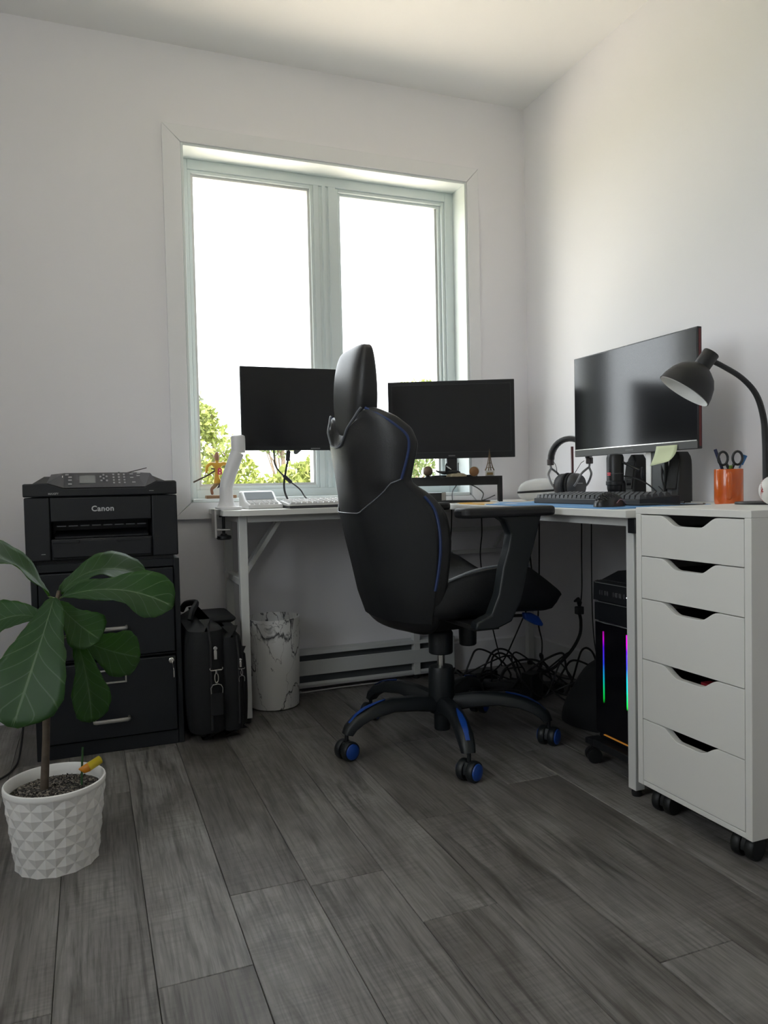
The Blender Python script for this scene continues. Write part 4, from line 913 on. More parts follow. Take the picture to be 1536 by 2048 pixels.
cable('microphone_cable', 'black cable drooping from the microphone to the monitor stand', [(mx_+.028,my_-.006,DZ+.090),(1.655,1.985,DZ+.082),(1.68,1.95,DZ+.058),(1.70,1.92,DZ+.020),(1.72,1.95,DZ+.004)], .0024)

# ---- headphones on a thin post
hp = thing('headphones', 'black over ear headphones with grey metal forks resting on the desk', 'headphones', (1.715, 2.43, DZ))
Mh = frame((1.715, 2.430, DZ+.012), math.radians(-66))     # local x across the ears, y back
HG = mat('fork_grey', (.22,.22,.23), .35, metal=.7); PAD = mat('earpad_velour', (.010,.010,.011), .85, bump=.4, bscale=900)
arc = [(-.080*math.cos(a), .0, .150+.076*math.sin(a)) for a in [PI*k/16 for k in range(17)]]
MB().tube(arc, .0105, 10, flat=1.4).xf(Mh).build('headband', mat('band_leather', (.018,.018,.02), .4, bump=.3, bscale=500), hp, smooth=True)
MB().tube([(p[0]*1.12, 0, .150+(p[2]-.150)*1.12) for p in arc], .0035, 6, flat=3).xf(Mh).build('steel_band', HG, hp, smooth=True)
for s_ in (-1, 1):
    MB().rbox(s_*.084-.011, s_*.084+.011, -.011, .011, .128, .152, .005).xf(Mh).build('yoke_block', mat('yoke_brown', (.06,.045,.045), .4), hp, bevel=.003)
    f = MB(); f.tube([(s_*.084,0,.130),(s_*.082,0,.116),(s_*.078,-.014,.108),(s_*.070,-.038,.090),(s_*.055,-.044,.060),(s_*.044,-.044,.046)], .0042, 8, smoothpath=3); f.tube([(s_*.082,0,.116),(s_*.078,.014,.108),(s_*.070,.038,.090),(s_*.055,.044,.060),(s_*.044,.044,.046)], .0042, 8, smoothpath=3); f.xf(Mh).build('fork', HG, hp, smooth=True)
    MB().lathe([(.046,.010),(.048,.018),(.047,.036),(.039,.048),(.0,.050)], (0,0,0), 32).xf(Mh @ Matrix.Translation((0,0,.047)) @ Matrix.Rotation(s_*PI/2,4,'Y')).build('ear_cup', mat('cup_grey_black', (.035,.035,.038), .42, bump=.2, bscale=800), hp, smooth=True)
    MB().lathe([(.018,.0),(.042,.0005),(.050,.004),(.050,.011),(.046,.014)], (0,0,0), 32).xf(Mh @ Matrix.Translation((0,0,.047)) @ Matrix.Rotation(s_*PI/2,4,'Y')).build('ear_pad', PAD, hp, smooth=True)
    MB().tube([(s_*.066,-.006,.140),(s_*.056,-.012,.132),(s_*.048,-.016,.118),(s_*.036,-.030,.090)], .0012, 5).xf(Mh).build('ear_wire', CABLE, hp)
MB().box(-.0202,.0202,.0,.0008,-.002,.002).xf(Mh @ Matrix.Translation((.0505,-.012,.056)) @ Matrix.Rotation(PI/2,4,'Z')).build('brand_bar', mat('bar_grey', (.30,.30,.30), .4), hp)
hs = thing('headphone_stand', 'thin dark red post standing behind the headphones', 'stand', (1.765, 2.485, DZ))
MB().lathe([(.045,0),(.046,.003),(.040,.006),(.006,.008)], (1.770,2.490,DZ), 28).build('stand_base', BLACKP, hs, smooth=True)
MB().box(1.766,1.774,2.486,2.494,DZ+.006,DZ+.212).build('post', mat('post_red', (.10,.012,.014), .35), hs, bevel=.001)

# ---- white shell gadget
sh = thing('white_shell_device', 'white glossy rounded device with a dark band around its middle', 'device', (1.715, 2.64, DZ))
WG = mat('white_gloss', (.84,.87,.90), .22, coat=.3); Msx = frame((1.713, 2.640, DZ), math.radians(-40))
def shell(z0, prof, m, name, tilt=0.0):
    rings = []
    for f_, z in prof:
        rings.append([(.088*f_*math.copysign(abs(math.cos(a))**.75, math.cos(a)), .045*f_*math.copysign(abs(math.sin(a))**.75, math.sin(a)), z0+z+tilt*(.088*f_*math.cos(a)+.088)) for a in [2*PI*k/36 for k in range(36)]])
    MB().loft(rings).xf(Msx).build(name, m, sh, smooth=True)
shell(0, [(.55,.0),(.78,.006),(.92,.016),(.98,.026),(.985,.030)], WG, 'lower_shell', .04)
shell(.030, [(.97,0),(1.0,.001),(1.0,.007),(.97,.008)], mat('band_dark', (.03,.032,.036), .3), 'middle_band', .05)
shell(.038, [(.97,0),(.985,.002),(.94,.016),(.82,.030),(.62,.040),(.35,.046),(.02,.048)], WG, 'upper_shell', .055)

# ================================================================== DRAWER UNIT AND WHAT STANDS ON IT
AX0, AX1, AY0, AY1, AZ0, AZ1 = 1.279, 1.856, 1.180, 1.535, .065, .765
al = thing('drawer_unit', 'white five drawer unit on black casters beside the desk', 'drawer unit', (1.57, 1.36, 0))
T_ = .018
MB().box(AX0, AX1, AY0, AY1, AZ1-.016, AZ1).build('top_panel', WHITEL, al, bevel=.001)
MB().box(AX0, AX1, AY0, AY0+T_, AZ0, AZ1-.0162).build('side_panel', WHITEL, al, bevel=.001)
MB().box(AX0, AX1, AY1-T_, AY1, AZ0, AZ1-.0162).build('side_panel', WHITEL, al, bevel=.001)
MB().box(AX1-.010, AX1, AY0+T_, AY1-T_, AZ0, AZ1-.0162).build('back_panel', WHITEL, al)
MB().box(AX0+.001, AX1-.010, AY0+T_, AY1-T_, AZ0, AZ0+.012).build('bottom_panel', WHITEL, al, bevel=.001)
INN = mat('drawer_inside', (.05,.05,.05), .7)
zs = [.078, .234, .386, .538, .644, .7475]
yl, yr = AY1-T_-.0015, AY0+T_+.0015
for k in range(5):
    z0, z1 = zs[k]+.001, zs[k+1]-.0012
    ym = (yl+yr)/2+.002; d_ = .024; pts = [(yl,z0),(yl,z1)]
    # finger scoop cut into the upper edge
    W1, W2 = .088, .034
    for j in range(9):
        u = j/8; pts.append((ym+W1-(W1-W2)*u, z1-d_*(u*u*(3-2*u))))
    for j in range(9):
        u = j/8; pts.append((ym-W2-(W1-W2)*u, z1-d_*(1-u*u*(3-2*u))))
    pts += [(yr,z1),(yr,z0)]
    dr = thing_part = MB().prism(pts, AX0+.0005, AX0+.0175, 'x').build('drawer', WHITEL, al, bevel=.0008)
    bxm = MB(); zt_ = z1-.032; x0_, x1_ = AX0+.0175, AX1-.03
    bxm.box(x0_+.0002,x1_,yr+.012,yl-.012,z0+.006,z0+.010).box(x0_+.0002,x1_,yr+.012,yr+.022,z0+.010,zt_).box(x0_+.0002,x1_,yl-.022,yl-.012,z0+.010,zt_).box(x1_-.01,x1_,yr+.022,yl-.022,z0+.010,zt_)
    bxm.build('drawer_box', INN, dr)
    if k == 1:
        MB().box(AX0+.022,AX0+.05,ym-.055,ym-.015,z0+.010,z1-.020).build('red_item', mat('red_thing', (.25,.01,.02), .5), dr)
MB().box(AX0+.06, AX1-.012, AY0+T_+.001, AY1-T_-.001, AZ1-.020, AZ1-.017).build('dust_panel', INN, al)
def caster(parent, x, y, h, r, w, ang, m, cap=None, name='caster'):
    """twin wheel caster standing on the floor: fork block, two wheels (optional coloured caps)"""
    M_ = frame((x, y, 0), ang)                 # local y = wheel axle
    c = MB(); c.lathe([(.006,r*1.1),(.006,h)], (0,0,0), 12)
    c.loft([[(-r*.75,-w*.28,r*.7),(r*.75,-w*.28,r*.7),(r*.75,w*.28,r*.7),(-r*.75,w*.28,r*.7)],[(-r*.7,-w*.32,r*1.3),(r*.7,-w*.32,r*1.3),(r*.7,w*.32,r*1.3),(-r*.7,w*.32,r*1.3)],[(-r*.35,-w*.25,r*1.85),(r*.35,-w*.25,r*1.85),(r*.35,w*.25,r*1.85),(-r*.35,w*.25,r*1.85)]])
    co_ = c.xf(M_).build(name, m, parent, bevel=.002)
    for s_ in (-1, 1):
        wl = MB().lathe([(r*.55,-.0),(r*.92,.001),(r,.004),(r,w*.36),(r*.94,w*.42),(r*.5,w*.44)], (0,0,0), 24).xf(M_ @ Matrix.Translation((0,s_*w*.10,r)) @ Matrix.Rotation(-s_*PI/2,4,'X'))
        wo = wl.build('wheel', m, co_, smooth=True)
        if cap: MB().lathe([(r*.80,w*.43),(r*.76,w*.50),(r*.45,w*.58),(.0005,w*.60)], (0,0,0), 24).xf(M_ @ Matrix.Translation((0,s_*w*.10,r)) @ Matrix.Rotation(-s_*PI/2,4,'X')).build('hub_cap', cap, co_, smooth=True)
    return co_
WHB = mat('caster_black', (.006,.007,.007), .5)
for x, y in ((1.325,1.235),(1.325,1.485),(1.80,1.235),(1.80,1.485)):
    caster(al, x, y, AZ0, .0275, .05, math.radians(12), WHB)

# ---- desk lamp
lp = thing('desk_lamp', 'black desk lamp with a curved neck and dome shade on the drawer unit', 'lamp', (1.620, 1.445, AZ1))
LB = mat('lamp_black', (.016,.016,.017), .5, bump=.1, bscale=900)
lx, ly = 1.620, 1.447
MB().lathe([(.074,0),(.075,.003),(.073,.006),(.010,.0075)], (lx,ly,AZ1), 48).build('base', LB, lp, smooth=True)
nk = [(lx,ly,AZ1+.006),(lx-.001,ly,.85),(lx-.003,ly,.93),(lx-.010,ly,.99),(lx-.032,ly+.002,1.045),(lx-.075,ly+.006,1.085),(lx-.130,ly+.012,1.113),(lx-.165,ly+.016,1.127)]
MB().tube(nk, [.0085,.0082,.008,.0078,.0072,.0068,.0065,.0065], 14, smoothpath=5).build('neck', LB, lp, smooth=True)
hd = Vector((lx-.178, ly+.018, 1.128)); dirn = Vector((-.49, .31, -.815)).normalized()    # shade opens this way
MB().lathe([(.019,-.022),(.0205,-.020),(.0205,.020),(.019,.022)], hd, 24, axis=dirn).build('socket', LB, lp, smooth=True)
pr_ = [(.020,.018),(.030,.024),(.046,.036),(.058,.054),(.0655,.076),(.068,.092)]
MB().lathe(pr_+[(.0665,.092)]+[(a-.0016,z+.0004) for a, z in reversed(pr_[:-1])], hd, 40, cap=False, axis=dirn).build('shade', LB, lp, smooth=True)
MB().lathe([(a-.0022,z+.0012) for a, z in pr_], hd, 40, cap=False, axis=dirn).build('shade_lining', mat('lining_white', (.80,.80,.78), .45), lp, smooth=True)
MB().sphere(hd+dirn*.052, .022).build('bulb', mat('bulb_glass', (.75,.75,.73), .2), lp, smooth=True)

# ---- orange mug with scissors and pens
mg_ = thing('pen_mug', 'orange glazed mug holding scissors and pens', 'mug', (1.722, 1.668, DZ))
OR = mat('orange_glaze', (.62,.115,.012), .2, coat=.4)
mcx, mcy = 1.722, 1.668
MB().lathe([(.034,0),(.0375,.002),(.039,.008),(.039,.100),(.0382,.102),(.0368,.100),(.0365,.010),(.0,.008)], (mcx,mcy,DZ), 40).build('mug_body', OR, mg_, smooth=True)
hdv = Vector((-.70,-.715,0)).normalized()
MB().tube([Vector((mcx,mcy,DZ+.084))+hdv*.037, Vector((mcx,mcy,DZ+.088))+hdv*.056, Vector((mcx,mcy,DZ+.074))+hdv*.067, Vector((mcx,mcy,DZ+.048))+hdv*.066, Vector((mcx,mcy,DZ+.026))+hdv*.052, Vector((mcx,mcy,DZ+.020))+hdv*.037], .0058, 10, smoothpath=5, flat=1.3).build('handle', OR, mg_, smooth=True)
sc_ = thing('scissors', 'black handled scissors standing in the orange mug', 'scissors', (mcx, mcy, DZ+.01))
Ms = frame((mcx-.004, mcy-.010, DZ), math.radians(-44))
for s_ in (-1, 1):
    lp_ = [(s_*.019+.0125*math.cos(a), 0, .133+.019*math.sin(a)+s_*.0*a) for a in [2*PI*k/20 for k in range(21)]]
    MB().tube(lp_, .0036, 8, flat=1.2).xf(Ms).build('finger_loop', BLACKP, sc_, smooth=True)
    MB().tube([(s_*.010,.001*s_,.117),(s_*.003,.001*s_,.100),(-s_*.002,.001*s_,.085)], .0042, 8).xf(Ms).build('shank', BLACKP, sc_, smooth=True)
    MB().prism([(-s_*.002-.004,.085),(-s_*.002+.004,.085),(-s_*.004,.012)], .0006*s_-.0006, .0006*s_+.0006, 'y').xf(Ms).build('blade', STEEL, sc_)
def pen(name, label, base, top, r, m, cap):
    b_, t_ = Vector(base), Vector(top); P_ = thing(name, label, 'pen', b_)
    MB().tube([b_, b_.lerp(t_,.8)], r, 10).build('barrel', m, P_, smooth=True)
    MB().tube([b_.lerp(t_,.8), t_], r*1.12, 10).build('pen_cap', cap, P_, smooth=True)
    d_ = (t_-b_).normalized(); MB().tube([b_.lerp(t_,.97)+Vector((-.7,-.7,0))*r*1.5, b_.lerp(t_,.72)+Vector((-.7,-.7,0))*r*1.4], r*.28, 6).build('clip', cap, P_)
pen('ink_pen', 'navy pen leaning in the orange mug beside the scissors', (mcx+.010,mcy-.008,DZ+.012), (mcx-.030,mcy+.020,DZ+.160), .0042, mat('pen_navy', (.02,.025,.07), .3), MATS['pen_navy'])
pen('marker_pen', 'blue capped marker leaning out of the orange mug', (mcx-.014,mcy+.006,DZ+.012), (mcx+.036,mcy-.026,DZ+.140), .0055, mat('pen_white', (.6,.6,.6), .3), mat('pen_blue', (.02,.14,.36), .3))
pen('highlighter', 'short green pen sunk low in the orange mug', (mcx+.004,mcy+.002,DZ+.012), (mcx-.008,mcy-.016,DZ+.112), .0045, mat('pen_green', (.16,.30,.05), .3), MATS['pen_green'])
# ---- baseball
bb = thing('baseball', 'white leather baseball with red stitching on the drawer unit', 'ball', (1.535, 1.345, AZ1))
bc = Vector((1.535, 1.345, AZ1+.0365)); Mb = Matrix.Translation(bc) @ Matrix.Rotation(math.radians(42),4,'Z') @ Matrix.Rotation(math.radians(90),4,'Y')
MB().sphere((0,0,0), .0365, n=36, m=20).xf(Mb).build('cover', mat('ball_leather', (.72,.71,.69), .5, bump=.15, bscale=700), bb, smooth=True)
st = MB(); seam = []
for k in range(120):
    a = 2*PI*k/120; al_ = .44; la = (PI/2-al_)*math.cos(a); lo = a/2+al_*math.sin(2*a)
    p = Vector((math.sin(PI/2-la)*math.cos(lo+0), math.sin(PI/2-la)*math.sin(lo), math.cos(PI/2-la)))
    al_ = .4; x = math.cos(a)*math.cos(.35*math.sin(2*a)) ; 
    A_, B_ = .75, .25
    x, y, z = A_*math.cos(a)+B_*math.cos(3*a), A_*math.sin(a)-B_*math.sin(3*a), 2*math.sqrt(A_*B_)*math.cos(2*a)
    seam.append(Vector((x,y,z)).normalized())
for k in range(120):
    p, q = seam[k], seam[(k+1) % 120]; tg = (q-p).normalized(); sd = p.cross(tg)
    for s_ in (-1, 1):
        a0_ = (p+sd*s_*.02).normalized()*.0368; b0_ = (p+sd*s_*.085+tg*.04).normalized()*.0368
        st.tube([a0_, b0_], .00045, 4)
st.xf(Mb); so2 = st.build('stitching', mat('stitch_red', (.42,.03,.03), .6), bb); so2['kind'] = 'stuff'
cable('wall_wire', 'thin dark wire sticking up by the wall behind the lamp', [(1.875,1.62,DZ+.004),(1.872,1.64,.84),(1.868,1.63,.885),(1.878,1.60,.955)], .0014)

# ================================================================== COMPUTER TOWER
pc = thing('computer_tower', 'black computer tower with rainbow light strips under the desk', 'computer', (1.56, 1.71, .085))
cx0, cx1, cy0_, cy1_, cz0, cz1 = 1.352, 1.79, 1.606, 1.806, .088, .548
CASE = mat('case_black', (.005,.006,.008), .4)
MB().box(cx0+.012, cx1, cy0_, cy1_, cz0, cz1).build('case', CASE, pc, bevel=.006)
MB().box(cx0, cx0+.012, cy0_+.003, cy1_-.003, cz0+.02, cz1-.118).build('front_panel', mat('front_gloss', (.004,.004,.006), .15), pc, bevel=.003)
MB().prism([(cx0-.004,cz1-.056),(cx0-.002,cz1-.004),(cx0+.012,cz1),(cx0+.012,cz1-.056)], cy0_+.002, cy1_-.002, 'y').build('port_panel', CASE, pc, bevel=.001)
MB().box(cx0-.001, cx0+.012, cy0_+.004, cy1_-.004, cz1-.114, cz1-.062).build('drive_bay', CASE, pc, bevel=.001)
EDG = mat('case_edge', (.10,.105,.11), .3)
for z in (cz1-.005, cz1-.059, cz1-.116): MB().box(cx0-.0055, cx0-.001, cy0_+.01, cy1_-.012, z-.0008, z+.0008).build('trim_line', EDG, pc)
MB().prism([(cx0+.02,cz1),(cx1-.03,cz1),(cx1-.06,cz1+.022),(cx0+.08,cz1+.022)], cy0_+.006, cy1_-.006, 'y').build('top_vent', CASE, pc, bevel=.003)
for k, (y, w) in enumerate(((1.772,.004),(1.762,.003),(1.748,.006),(1.738,.006),(1.712,.004),(1.700,.010),(1.684,.010),(1.668,.006))): MB().box(cx0-.0055, cx0-.0025, y-w/2, y+w/2, cz1-.038, cz1-.026).build('port', mat('port_grey', (.05,.05,.055), .4), pc)
MB().sphere((cx0-.005,1.655,cz1-.033), .0018).build('power_led', mat('led_white', (1,1,1), .3, emit=(.9,.95,1), estr=1.2), pc)
def rainbow(name, z0, z1, stops, strength):
    m = bpy.data.materials.new(name); m.use_nodes = True; nt = m.node_tree; L = nt.links; N = nt.nodes.new; b = nt.nodes['Principled BSDF']
    tc = N('ShaderNodeTexCoord'); sp = N('ShaderNodeSeparateXYZ'); L.new(tc.outputs['Object'], sp.inputs[0])
    mr = N('ShaderNodeMapRange'); mr.inputs['From Min'].default_value = z0-.085; mr.inputs['From Max'].default_value = z1-.085; L.new(sp.outputs[2], mr.inputs['Value'])
    r = N('ShaderNodeValToRGB'); e = r.color_ramp.elements; e[0].color = (*stops[0][1],1); e[0].position = stops[0][0]; e[1].color = (*stops[-1][1],1); e[1].position = stops[-1][0]
    for p, c in stops[1:-1]:
        x = e.new(p); x.color = (*c,1)
    L.new(mr.outputs[0], r.inputs[0]); L.new(r.outputs[0], b.inputs['Emission Color']); b.inputs['Emission Strength'].default_value = strength; b.inputs['Base Color'].default_value = (.01,.01,.01,1)
    return m
RS = [(0,(0,.06,0)),(.06,(0,.8,.05)),(.20,(0,.9,.25)),(.36,(0,.55,.8)),(.55,(.02,.06,1)),(.78,(.12,0,1)),(.90,(.8,0,.8)),(1,(.5,0,.4))]
MB().box(cx0-.002, cx0+.004, 1.7615, 1.7650, .200, .405).build('light_strip', rainbow('rgb_thin', .200, .405, RS, .16), pc)
MB().box(cx0-.002, cx0+.004, 1.6560, 1.6640, .205, .412).build('light_strip', rainbow('rgb_wide', .205, .412, RS, .6), pc)
MB().box(cx0-.003, cx0+.002, 1.632, 1.764, .1065, .1085).build('light_strip', mat('rgb_bottom', (.02,.02,.02), .4, emit=(.55,.22,.03), estr=.10), pc)
ps_ = thing('tower_stand', 'black rolling stand under the computer tower', 'stand', (1.56, 1.71, 0))
MB().box(1.335, 1.80, 1.62, 1.795, .066, .0875).build('platform', BLACKP, ps_, bevel=.003)
for y in (1.560, 1.835):
    for x in (1.335, 1.72): MB().box(x+.012, x+.06, min(y,1.70)-.015 if y < 1.7 else 1.71, 1.70 if y < 1.7 else y+.015, .058, .076).build('outrigger', BLACKP, ps_, bevel=.003)
for x in (1.372, 1.755):
    for y in (1.553, 1.842): caster(ps_, x, y, .062, .022, .036, math.radians(-20), WHB)

# ================================================================== UNDER THE DESK
bgm = MB(); rings = []; rg = random.Random(2)
for k in range(12):
    t_ = k/11; z = .003+.245*t_; s_ = math.sqrt(max(.02,1-(max(0,t_-.25)/.76)**2.2))*(.96+.04*math.sin(9*t_)); ox = .02*t_; oy = -.09*t_
    rings.append([(1.605+ox+.105*s_*math.cos(a)*(1+.05*math.sin(3*a+4*t_)), 2.140+oy+.140*s_*math.sin(a)*(1+.05*math.cos(2*a+3*t_)), z) for a in [2*PI*i/28 for i in range(28)]])
bgm.loft(rings); sack = bgm.build('soft_bag', FAB, None, smooth=True)
tag(sack, 'slumped black fabric bag on the floor beside the computer tower', 'bag')
pst = thing('power_strip', 'black power strip lying on the floor under the desk corner', 'power strip', (1.60, 2.60, 0))
Mp = frame((1.60, 2.60, 0), math.radians(-35))
MB().rbox(-.16,.16,-.026,.026,.002,.034,.008).xf(Mp).build('housing', BLACKP, pst, bevel=.003)
for k in range(5): MB().lathe([(.018,0),(.018,.002)], (-.12+.06*k,0,.0335), 18).xf(Mp).build('socket', mat('socket_dark', (.025,.025,.027), .5), pst)
def brick(name, label, x, y, a, w, d, h):
    tag(MB().rbox(-w/2,w/2,-d/2,d/2,.003,h,.010).xf(frame((x,y,0),math.radians(a))).build(name, BLACKP, bevel=.004), label, 'adapter')
brick('power_adapter', 'tall black power adapter plugged beside the power strip', 1.56, 2.47, 20, .075, .055, .105)
brick('power_adapter', 'flat black power adapter on the floor by the chair base', 1.37, 2.66, -15, .14, .06, .035)
brick('network_box', 'small black network box near the heater end', 1.52, 2.80, 5, .12, .08, .045)
hub = thing('hanging_plug', 'black plug and socket hanging on a cord from the desk edge', 'plug', (1.74, 2.42, .34))
MB().box(1.728,1.756,2.405,2.430,.322,.352).build('socket_block', BLACKP, hub, bevel=.003)
MB().tube([(1.742,2.417,.352),(1.745,2.42,.366),(1.735,2.415,.380),(1.712,2.405,.376)], [.006,.010,.009,.004], 10).build('plug', BLACKP, hub, smooth=True)
MB().tube([(1.742,2.417,.324),(1.754,2.425,.29),(1.750,2.43,.235),(1.71,2.44,.17),(1.64,2.46,.11),(1.585,2.47,.108)], .0065, 8, smoothpath=5).build('thick_cord', CABLE, hub, smooth=True)
MB().tube([(1.775,2.44,DZ-.022),(1.772,2.44,.55),(1.764,2.43,.42),(1.750,2.42,.36)], .0026, 6, smoothpath=4).build('hanging_cord', CABLE, hub, smooth=True)
def loopc(name, label, pts, r=.0032): cable(name, label, pts, r)
loopc('looping_cable', 'black cable arching from the chair side over the power strip', [(1.42,2.86,.04),(1.40,2.72,.06),(1.45,2.62,.12),(1.54,2.60,.145),(1.60,2.60,.09),(1.62,2.60,.037)])
loopc('looping_cable', 'black cable rising in a tall curve from the floor to the desk corner', [(1.46,2.78,.04),(1.50,2.70,.055),(1.52,2.62,.12),(1.555,2.585,.22),(1.62,2.60,.32),(1.72,2.70,.36),(1.80,2.85,.50),(1.83,2.93,DZ-.025)])
loopc('looping_cable', 'black cable hanging straight down from the desk into the cable heap', [(1.70,2.62,DZ-.022),(1.695,2.62,.45),(1.675,2.60,.27),(1.685,2.59,.18),(1.66,2.58,.08),(1.58,2.55,.05)])
loopc('thin_cord', 'thin cord hanging in front of the baseboard near the tower', [(1.79,2.40,DZ-.022),(1.788,2.40,.40),(1.782,2.38,.22),(1.80,2.36,.10),(1.82,2.30,.006)], .0024)
loopc('tower_cable', 'black cord rising from the top of the computer tower to the desk', [(1.66,1.72,.575),(1.67,1.72,.64),(1.68,1.735,.70),(1.685,1.74,DZ-.022)], .0045)
loopc('thin_cord', 'thin black cord curving down behind the chair back', [(1.46,2.93,DZ-.022),(1.452,2.925,.62),(1.43,2.92,.50),(1.40,2.90,.30),(1.36,2.84,.10),(1.34,2.78,.006)], .003)
loopc('thin_cord', 'second thin black cord hanging between the desk crossbars', [(1.60,2.925,DZ-.022),(1.60,2.92,.62),(1.585,2.91,.50),(1.60,2.88,.30),(1.62,2.80,.05)], .003)
rg = random.Random(11)
for k, lab in enumerate(('black cable coiled on the floor near the chair caster','black cable snaking between the adapters on the floor','black cable crossing over the flat adapter','black cable bunched against the slumped bag','black cable curling along the heater end','black cable arched above the tall adapter')):
    cx_, cy_ = (1.46,2.62,1.44,1.66,1.40,1.60)[k], (2.56,2.66,2.72,2.40,2.80,2.46)[k]; pts = []
    cx_ = (1.46,1.62,1.44,1.66,1.40,1.60)[k]; hh = (.02,.06,.07,.10,.03,.16)[k]
    for j in range(9):
        a = j*1.1+k; rr_ = .05+.06*rg.random(); pts.append((cx_+rr_*math.cos(a)*1.2, cy_+rr_*math.sin(a), max(.006, hh*abs(math.sin(j*.9+k)))+.006*k*.3))
    loopc('floor_cable', lab, pts, .0034)
rg = random.Random(21)
ARCS = ('black cable arching low beside the slumped bag','black cable arching over the flat adapter','black cable hooping behind the tall adapter','black cable bowed towards the heater end','black cable springing up beside the power strip','black cable doubled over the tall adapter','black cable looping in front of the desk corner leg','black cable curling out towards the chair caster','black cable sagging from the adapter heap to the baseboard')
for k, lab in enumerate(ARCS):
    x0, y0 = 1.38+.045*k, 2.78-.045*k+rg.uniform(-.05,.05); a = rg.uniform(-.9,.3); L_ = rg.uniform(.16,.30); h = rg.uniform(.10,.19)
    pts = [(x0+L_*t_*math.cos(a)+.02*math.sin(9*t_+k), min(2.93,y0+L_*t_*math.sin(a)+.03*math.sin(7*t_+2*k)), .008+h*math.sin(PI*min(1,t_*1.05))**1.2) for t_ in [j/8 for j in range(9)]]
    pts.append((pts[-1][0]+.05, pts[-1][1]-.05, .006)); loopc('arched_cable', lab, pts, .0042)
wc = MB().tube([(.70,2.935,.006),(.80,2.93,.006),(.95,2.938,.007),(1.2,2.94,.006)], .003, 6, smoothpath=4); wc.tube([(.742,2.932,.008),(.772,2.931,.008)], .006, 8)
tag(wc.build('pale_cable', mat('cord_pale', (.40,.40,.40), .5), smooth=True), 'pale cord lying along the foot of the baseboard heater', 'cable')

# ================================================================== GAMING CHAIR
HX, HY = 1.045, 2.195
gc = thing('gaming_chair', 'black gaming chair with blue piping and blue wheel caps at the desk', 'chair', (HX, HY, 0))
LEA = mat('black_faux_leather', (.012,.012,.013), .42, bump=.25, bscale=420)
LED_ = mat('black_mesh_leather', (.0040,.0050,.0065), .6, bump=.5, bscale=900)
NYL = mat('chair_nylon', (.006,.009,.011), .45, bump=.12, bscale=700)
BLUE = mat('royal_blue', (.008,.055,.30), .35); PIPE = mat('blue_piping', (.010,.028,.11), .45); SILV = mat('silver_piping', (.16,.17,.19), .4)
# rows: z, rear x, half width, wing front x, centre front x
BK = [(.385,.872,.165,.930,.925),(.40,.838,.20,.938,.925),(.43,.812,.228,.945,.915),(.50,.790,.252,.952,.885),(.58,.774,.263,.960,.865),(.67,.753,.268,.968,.852),(.75,.735,.262,.958,.842),(.805,.727,.246,.915,.835),(.842,.722,.232,.858,.825),
      (.89,.715,.240,.866,.820),(.95,.707,.250,.877,.812),(.995,.703,.243,.860,.802),(1.03,.701,.222,.822,.790),(1.052,.703,.190,.785,.772),(1.060,.715,.165,.768,.760)]
def bk(z):
    for a, b_ in zip(BK, BK[1:]):
        if z <= b_[0]:
            t_ = max(0,(z-a[0])/(b_[0]-a[0])); return [a[i]+(b_[i]-a[i])*t_ for i in range(5)]
    return list(BK[-1])
def half(xr, w, xw, xc):
    d = xw-xr; e = xw-xc
    return [(xr,0),(xr+.003,.22*w),(xr+.010,.40*w),(xr+.05*d+.016,.52*w),(xr+.25*d+.01,.72*w),(xr+.50*d,.90*w),(xr+.75*d,.985*w),(xw-.012,w),(xw,.965*w),(xw-.010,.90*w),(xc+.55*e,.78*w),(xc+.12*e,.55*w),(xc,.28*w),(xc,0)]
def notch(y):
    y = abs(y)
    if y < .045: return .950+.006*(y/.045)**2
    if y < .145: return .956+(.104)*((y-.045)/.10)**1.15
    return 9
def rear(y, z):
    _, xr, w, xw, xc = bk(z); h = half(xr,w,xw,xc)[:8]; y = abs(y)
    for (xa,ya),(xb,yb) in zip(h, h[1:]):
        if y <= yb: return xa+(xb-xa)*((y-ya)/max(1e-6,yb-ya))
    return h[-1][0]
rings = []
dense = []
for a, b_ in zip(BK, BK[1:]):
    n_ = 3 if b_[0] > .88 else 2
    for k in range(n_):
        t_ = k/n_; dense.append([a[i]+(b_[i]-a[i])*t_ for i in range(5)])
dense.append(list(BK[-1]))
for z, xr, w, xw, xc in dense:
    h = half(xr,w,xw,xc)
    loop = [(x,-y) for x, y in h]+[(x,y) for x, y in reversed(h[1:-1])]
    rings.append([(x, HY+y, min(z, notch(y))) for x, y in loop])
MB().loft(rings).build('backrest', LEA, gc, smooth=True, sub=1)
# lower rear panel in dark mesh, a hair proud of the shell
pan = []
for k in range(15):
    t_ = k/14; row = []
    for j in range(23):
        yy = -1+2*j/22; zz0, zz1 = .43, .752+.085*max(0,abs(yy)-.38)/.62*1.15
        z = zz0+(zz1-zz0)*t_; w = bk(z)[2]; y = yy*w*.985; row.append((rear(y,z)-.0022, HY+y*(1.006), z))
    pan.append(row)
MB().loft(pan, cap=False, closed=False).build('lower_back_panel', LED_, gc, smooth=True, ang=3)
sm2 = []
for j in range(31):
    yy = -1+2*j/30; z = .752+.085*max(0,abs(yy)-.38)/.62*1.15; w = bk(z)[2]; y = yy*w*.985; sm2.append((rear(y,z)-.0035, HY+y*1.006, z))
MB().tube(sm2, .0018, 6).build('seam', SILV, gc, smooth=True)
